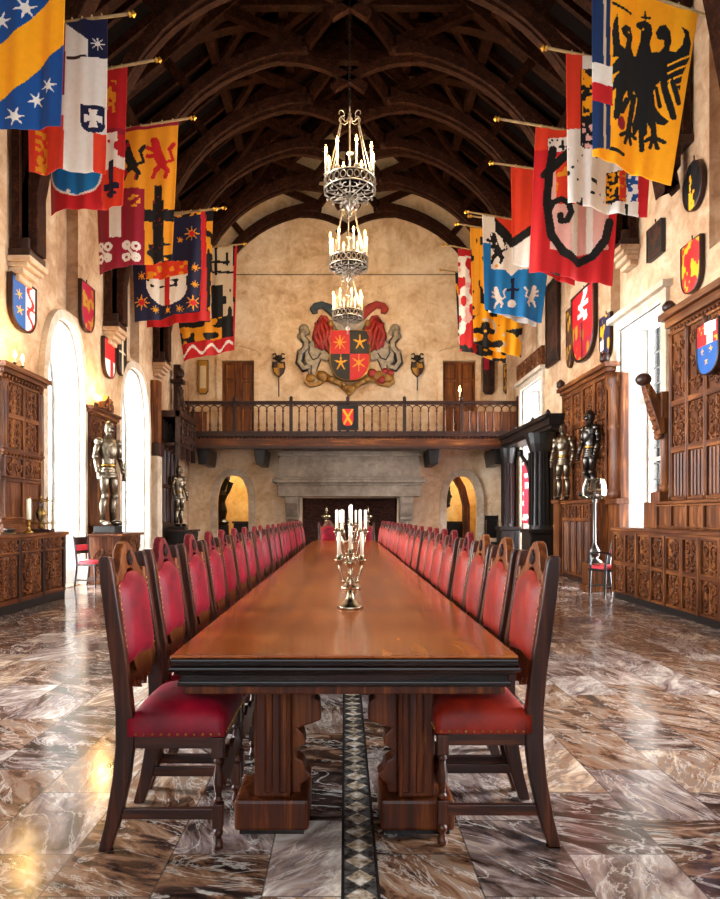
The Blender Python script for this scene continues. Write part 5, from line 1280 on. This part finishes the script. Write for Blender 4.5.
def L5b(x, y):
    if y > 318-.12*(x-147): return 'red'
    if x > 206: return 'gold' if vn(x*.25,y*.12,4) > .55 else 'black'
    return 'red' if x > 200 else 'navy'
def L6(x, y):
    if x > 233: return 'red' if vn(x*.3,y*.1) > .4 else 'black'
    if y > 344-.16*(x-185): return 'white' if abs(y-(352-.15*(x-185))-4*math.sin(x*.35)) < 1.6 else 'red'
    if y > 322-.1*(x-170): return 'gold' if vn(x*.14,y*.2,3) > .5 and x < 222 else 'black'
    if y > 285: return 'black' if abs(x-217) < 6 or vn(x*.2,y*.1,5) > .7 else ('cream' if x > 200 else 'gold')
    return 'black' if (abs(x-216) < 1.4 and y < 275) or (abs(y-262) < 1.4 and 210 < x < 230) or (abs(y-272)<1.2 and x>212) or (abs(x-211)<1.2 and 255<y<272) or (abs(x-227)<1.2 and 252<y<265) or y < 250-.1*(x-182) or x < 206 else 'cream'
banner('blue banner with broad yellow diagonal band and white stars', 7.9, (-30,-74), (67,-92), (-30,133), (62,126), (92,-97), L1, None, 1)
banner('white and red banner with navy corner and small blue cross shield', 9.2, (28,27), (107,16), (28,172), (104,172), (128,14), L2, None, 2)
banner('red banner with white gable and blue half roundel at the hem', 10.3, (48,80), (127,66), (49,213), (124,206), (155,60), L3, None, 3)
banner('golden banner with black and red beasts and a crimson quarter', 11.7, (94,134), (178,120), (98,273), (172,259), (190,118), L4, None, 4)
banner('navy banner with gold stars and a red and white shield', 13.8, (131,222), (206,211), (136,323), (198,311), (213,209), L5, None, 5)
banner('dark banner with red hem peeping from behind the navy starred one', 15.1, (143,216), (213,209), (147,328), (209,320), (222,208), L5b, None, 6)
banner('black, cream and gold banner with zigzag red hem nearest the gallery', 17.0, (168,252), (237,245), (184,361), (234,350), (243,244), L6, None, 7)

def R1(x, y):
    if x < 613-.06*max(0,y-90) and y < 150 and x < 612:
        if 62+.3*(x-592) < y < 82+.3*(x-592): return 'white'
        if 82+.3*(x-592) <= y < 101+.3*(x-592): return 'red'
        if x > 610: return 'yel'
        return 'dblue' if not (603.5 < x < 606) else 'cream'
    P = lambda *p: inpoly(p,x,y)
    E = [[(636,55),(640,42),(641,30),(636,26),(637,22),(645,20),(652,25),(653,34),(650,42),(652,52),(660,52),(664,47),(665,40),(658,39),(656,32),(660,26),(666,24),(671,31),(672,40),(670,50),(676,52),(682,45),(684,35),(681,27),(688,32),(690,44),(688,60),(681,76),(678,92),(672,78),(666,88),(662,80),(656,86),(652,100),(660,112),(668,122),(664,126),(656,122),(652,130),(648,124),(648,134),(642,140),(640,128),(634,136),(632,124),(636,112),(638,98),(634,90),(628,104),(626,90),(622,98),(618,118),(614,122),(614,104),(620,86),(612,92),(613,80),(619,72),(612,76),(612,66),(618,58),(612,58),(613,48),(611,40),(613,24),(617,14),(618,30),(619,46),(624,50),(626,40),(622,36),(620,30),(625,26),(630,28),(632,36),(631,48),(634,56)]]
    for pl in E:
        if inpoly(pl,x,y):
            if math.hypot(x-628,y-33) < 1.3 or math.hypot(x-664,y-45) < 1.3 or math.hypot(x-643,y-29) < 1.2: return 'yel'
            for k in range(4):
                if x > 668 and y > 56 and abs(y-(62+8*k)+.4*(x-676)) < 1.0: return 'yel'
            return 'black'
    for a,b,c,d,r in ((664,82,672,118,3),(672,80,677,104,2.5),(657,88,661,106,2),(626,100,620,112,3),(618,86,615,118,2.5),(612,3,620,8,1.3),(620,8,630,14,1.2),(645,12,646,19,1),(642,17,650,18,1.2)):
        if line(x,y,a,b,c,d,r): return 'black'
    for cx, cy, s in ((628,130,1),(655,136,1)):
        for a in (-1.1,-.4,.3,1.0):
            if line(x,y,cx,cy,cx+10*math.sin(a),cy+13*math.cos(a),1.9) : return 'black'
    if line(x,y,652,96,655,136,3) or line(x,y,634,96,628,130,3) or line(x,y,642,120,643,150,2.4): return 'black'
    if math.hypot((x-620),(y-124)*.6) < 4: return 'crim'
    if line(x,y,611,150,622,154,2): return 'black'
    return 'yel'
def R2(x, y):
    if 580 < x < 597 and 70 < y < 152 and (y < 140 or math.hypot(x-588,y-140) < 10):
        if abs(x-580.5) < 1 or abs(y-90) < 1.2 or abs(y-118) < 1: return 'black'
        return 'black' if (y < 90) != (vn(x*.3,y*.25,2) > .5) else ('yel' if y < 120 else ('pink' if vn(x*.3,y*.3,1) > .35 else 'black'))
    if x > 637: return 'red'
    if 607 < x < 638 and 171 < y < 202:
        if x < 620: return 'black' if (y < 184) != (vn(x*.4,y*.4,3) > .5) else 'yel'
        if x < 627: return 'orange' if vn(x*.3,y*.3,2) > .3 else 'gold'
        return 'white' if vn(x*.3,y*.3,5) > .45 else 'blue'
    if y < 130 and x < 582: return 'orange'
    if x > 597 and y < 150: return 'yel' if y > 120 else 'blue'
    if y > 150 and vn(x*.22,y*.16,8) > .83: return 'black'
    return 'white'
def R3(x, y):
    pts = [(553,150),(549,175),(547,205),(551,235),(562,252),(578,262),(594,256),(606,240),(610,222)]
    for i in range(len(pts)-1):
        if line(x,y,*pts[i],*pts[i+1],4.2): return 'black'
    cur = [(549,212),(553,203),(561,200),(568,204),(570,213),(566,221),(560,222),(560,216)]
    for i in range(len(cur)-1):
        if line(x,y,*cur[i],*cur[i+1],3): return 'black'
    if line(x,y,545,175,572,150,4.5): return 'black'
    if 548 < x < 572 and 138 < y < 152: return 'black' if vn(x*.4,y*.4) > .66 else 'white'
    if y > 274-.0*x and x < 560: return 'black' if 548 < x < 562 else 'red'
    inside = x > 550 and 158 < y < 260 and x < 609 and y < 252+.3*(10-abs(x-578)*.6)
    if inside:
        if y < 205 and 556 < x < 580: return 'orange' if vn(x*.2,y*.2,4) > .35 else 'gold'
        return 'white' if (570 < x < 577 or 587 < x < 594) else 'pink'
    return 'orange' if y < 150 else 'red'
def R4(x, y):
    if line(x,y,537,170,538,226,2.6): return 'black'
    if y > 226 and abs(y-(242-.55*(x-511))) < 5: return 'black'
    if abs(y-(276-.55*(x-524))) < 5 and x > 522: return 'black'
    if x < 537 and y < 242-.55*(x-511): return 'orange'
    if x > 538 and y < 226: return 'white' if x < 545 else 'orange'
    return 'red' if y > 281-.55*(x-520) else ('white' if vn(x*.25,1) > .3 else 'pink')
def R5(x, y):
    if y > 270-.0*(x-482) - max(0,(512-x))*.1 and not (abs(x-512) < (276-y)*1.0):
        if beast(x,y,499,296,11,1) or beast(x,y,531,296,11,-1): return 'white'
        if abs(x-513) < 1.6 and y > 278 and y < 300 or (abs(y-290) < 1.3 and abs(x-513) < 6): return 'navy'
        return 'white' if math.hypot(x-512,y-304) < 4 else ('sky' if y < 313+.2*(x-482) or True else 'red')
    if x < 491 and y > 243: return 'sky'
    if y < 218+(x-483)*1.05 and y < 247 and x > 495: return 'black' if y > 205+(x-483)*1.0 else 'orange'
    if beast(x,y,497,247,16,1) and vn(x*.35,y*.35,3) > .25: return 'black'
    if x < 500 and y > 255 and x > 489 and vn(x*.3,y*.2) > .6: return 'gold'
    return 'white' if y < 262 or True else 'pink'
def R6(x, y):
    if y > 316: return 'black' if vn(x*.13+2,y*.16,6) > .55 else ('cream' if vn(x*.2,y*.2,1) > .72 else 'yel')
    if x < 480: return 'gold' if vn(x*.3,y*.12,3) > .25 else 'black'
    return 'yel' if vn(x*.15,y*.12,2) > .4 else 'black'
def R6b(x, y): return 'white' if y < 318+.22*(x-482) else 'red'
def R7(x, y):
    if y > 344: return 'black' if vn(x*.2,y*.3,3) > .4 else ('red' if x < 480 else 'yel')
    if y < 256: return 'red'
    return 'red' if vn(x*.22,y*.11,5) > .55 else ('white' if vn(x*.3,y*.2,2) > .3 else 'pink')
def R8(x, y):
    return 'navy' if 310 < y < 330 else ('red' if y < 276 and x > 458 else ('gold' if line(x,y,456,285,466,318,1.2) else ('white' if y > 330 and vn(x*.3,y*.2,2) > .4 else 'black')))
banner('yellow banner with a large black eagle, biggest on the square-window side', 8.5, (592,-24), (698,13), (593,157), (668,187), (578,-29), R1, None, 11, 130, 180)
banner('white and red banner with small crest behind the yellow eagle banner', 9.9, (566,52), (655,70), (568,204), (644,219), (548,48), R2, None, 12, 100, 150)
banner('red banner with a thick black curl on pale pink', 11.2, (536,126), (622,140), (530,271), (612,286), (500,119), R3, None, 13, 110, 150)
banner('red banner with black chevron stripes and white lower part', 13.1, (511,166), (585,176), (513,262), (575,286), (494,163), R4, None, 14)
banner('white over bright blue banner with two white beasts', 15.2, (482,215), (553,226), (484,309), (542,323), (469,212), R5, None, 15, 90, 110)
banner('white banner with red hem half hidden behind the bright blue one', 15.6, (486,219), (550,228), (489,312), (536,327), (472,216), R6b, None, 16)
banner('yellow banner with black figures low behind the bright blue one', 16.2, (470,227), (528,236), (474,344), (520,358), (459,224), R6, None, 17)
banner('pale banner with red patches and black hem near the gallery', 17.4, (458,248), (510,256), (460,350), (506,364), (446,245), R7, None, 18)
banner('black banner with gold lines, last before the gallery on that wall', 18.6, (455,272), (500,279), (459,344), (497,352), (443,270), R8, None, 19)
# ---------------------------------------------------------------- camera, daylight and added fill, view
cam = bpy.data.cameras.new('camera'); co = bpy.data.objects.new('camera', cam); COL.objects.link(co)
co.location = (0,0,EYE); co.rotation_euler = (PI/2,0,0)
cam.sensor_fit = 'HORIZONTAL'; cam.sensor_width = 36; cam.lens = 36*F/720
cam.shift_x = (360-CX)/720; cam.shift_y = (CY-449.5)/720; cam.clip_start = .05
SC.camera = co
wd = bpy.data.worlds.new('overcast_sky'); SC.world = wd; wd.use_nodes = True
bg = wd.node_tree.nodes['Background']; bg.inputs[0].default_value = (.86,.93,1,1); bg.inputs[1].default_value = WORLD
def sky_and_fill_light(x, y, z, w, h, rz, e, col=(.95,.97,1)):
    L = bpy.data.lights.new('window_daylight','AREA'); L.shape = 'RECTANGLE'; L.size = w; L.size_y = h; L.energy = e; L.color = col
    o = bpy.data.objects.new('window_daylight', L); COL.objects.link(o); o.location = (x,y,z); o.rotation_euler = (PI/2,0,rz); return o
for a, b in LW: sky_and_fill_light(XL-WT-1.1,(a+b)/2,2.9,b-a+1.2,5.6,-PI/2,DAY_L)
for a, b, t in RW: sky_and_fill_light(XR+WT+1.1,(a+b)/2,t/2+.4,b-a+1.2,t+.7,PI/2,DAY_R)
sky_and_fill_light(.1,YN-WT-.2,5.2,8.6,8.6,PI,FILL_N)
for a, b in (AL, AR):
    L = bpy.data.lights.new('passage_lamp','POINT'); L.energy = 70; L.color = (1,.86,.62); L.shadow_soft_size = .15
    o = bpy.data.objects.new('passage_lamp', L); COL.objects.link(o); o.location = ((a+b)/2,22.8,3.0)
vs_ = SC.view_settings; vs_.view_transform = 'Standard'; vs_.look = 'None'; vs_.exposure = EXPO; vs_.gamma = 1; vs_.use_curve_mapping = False
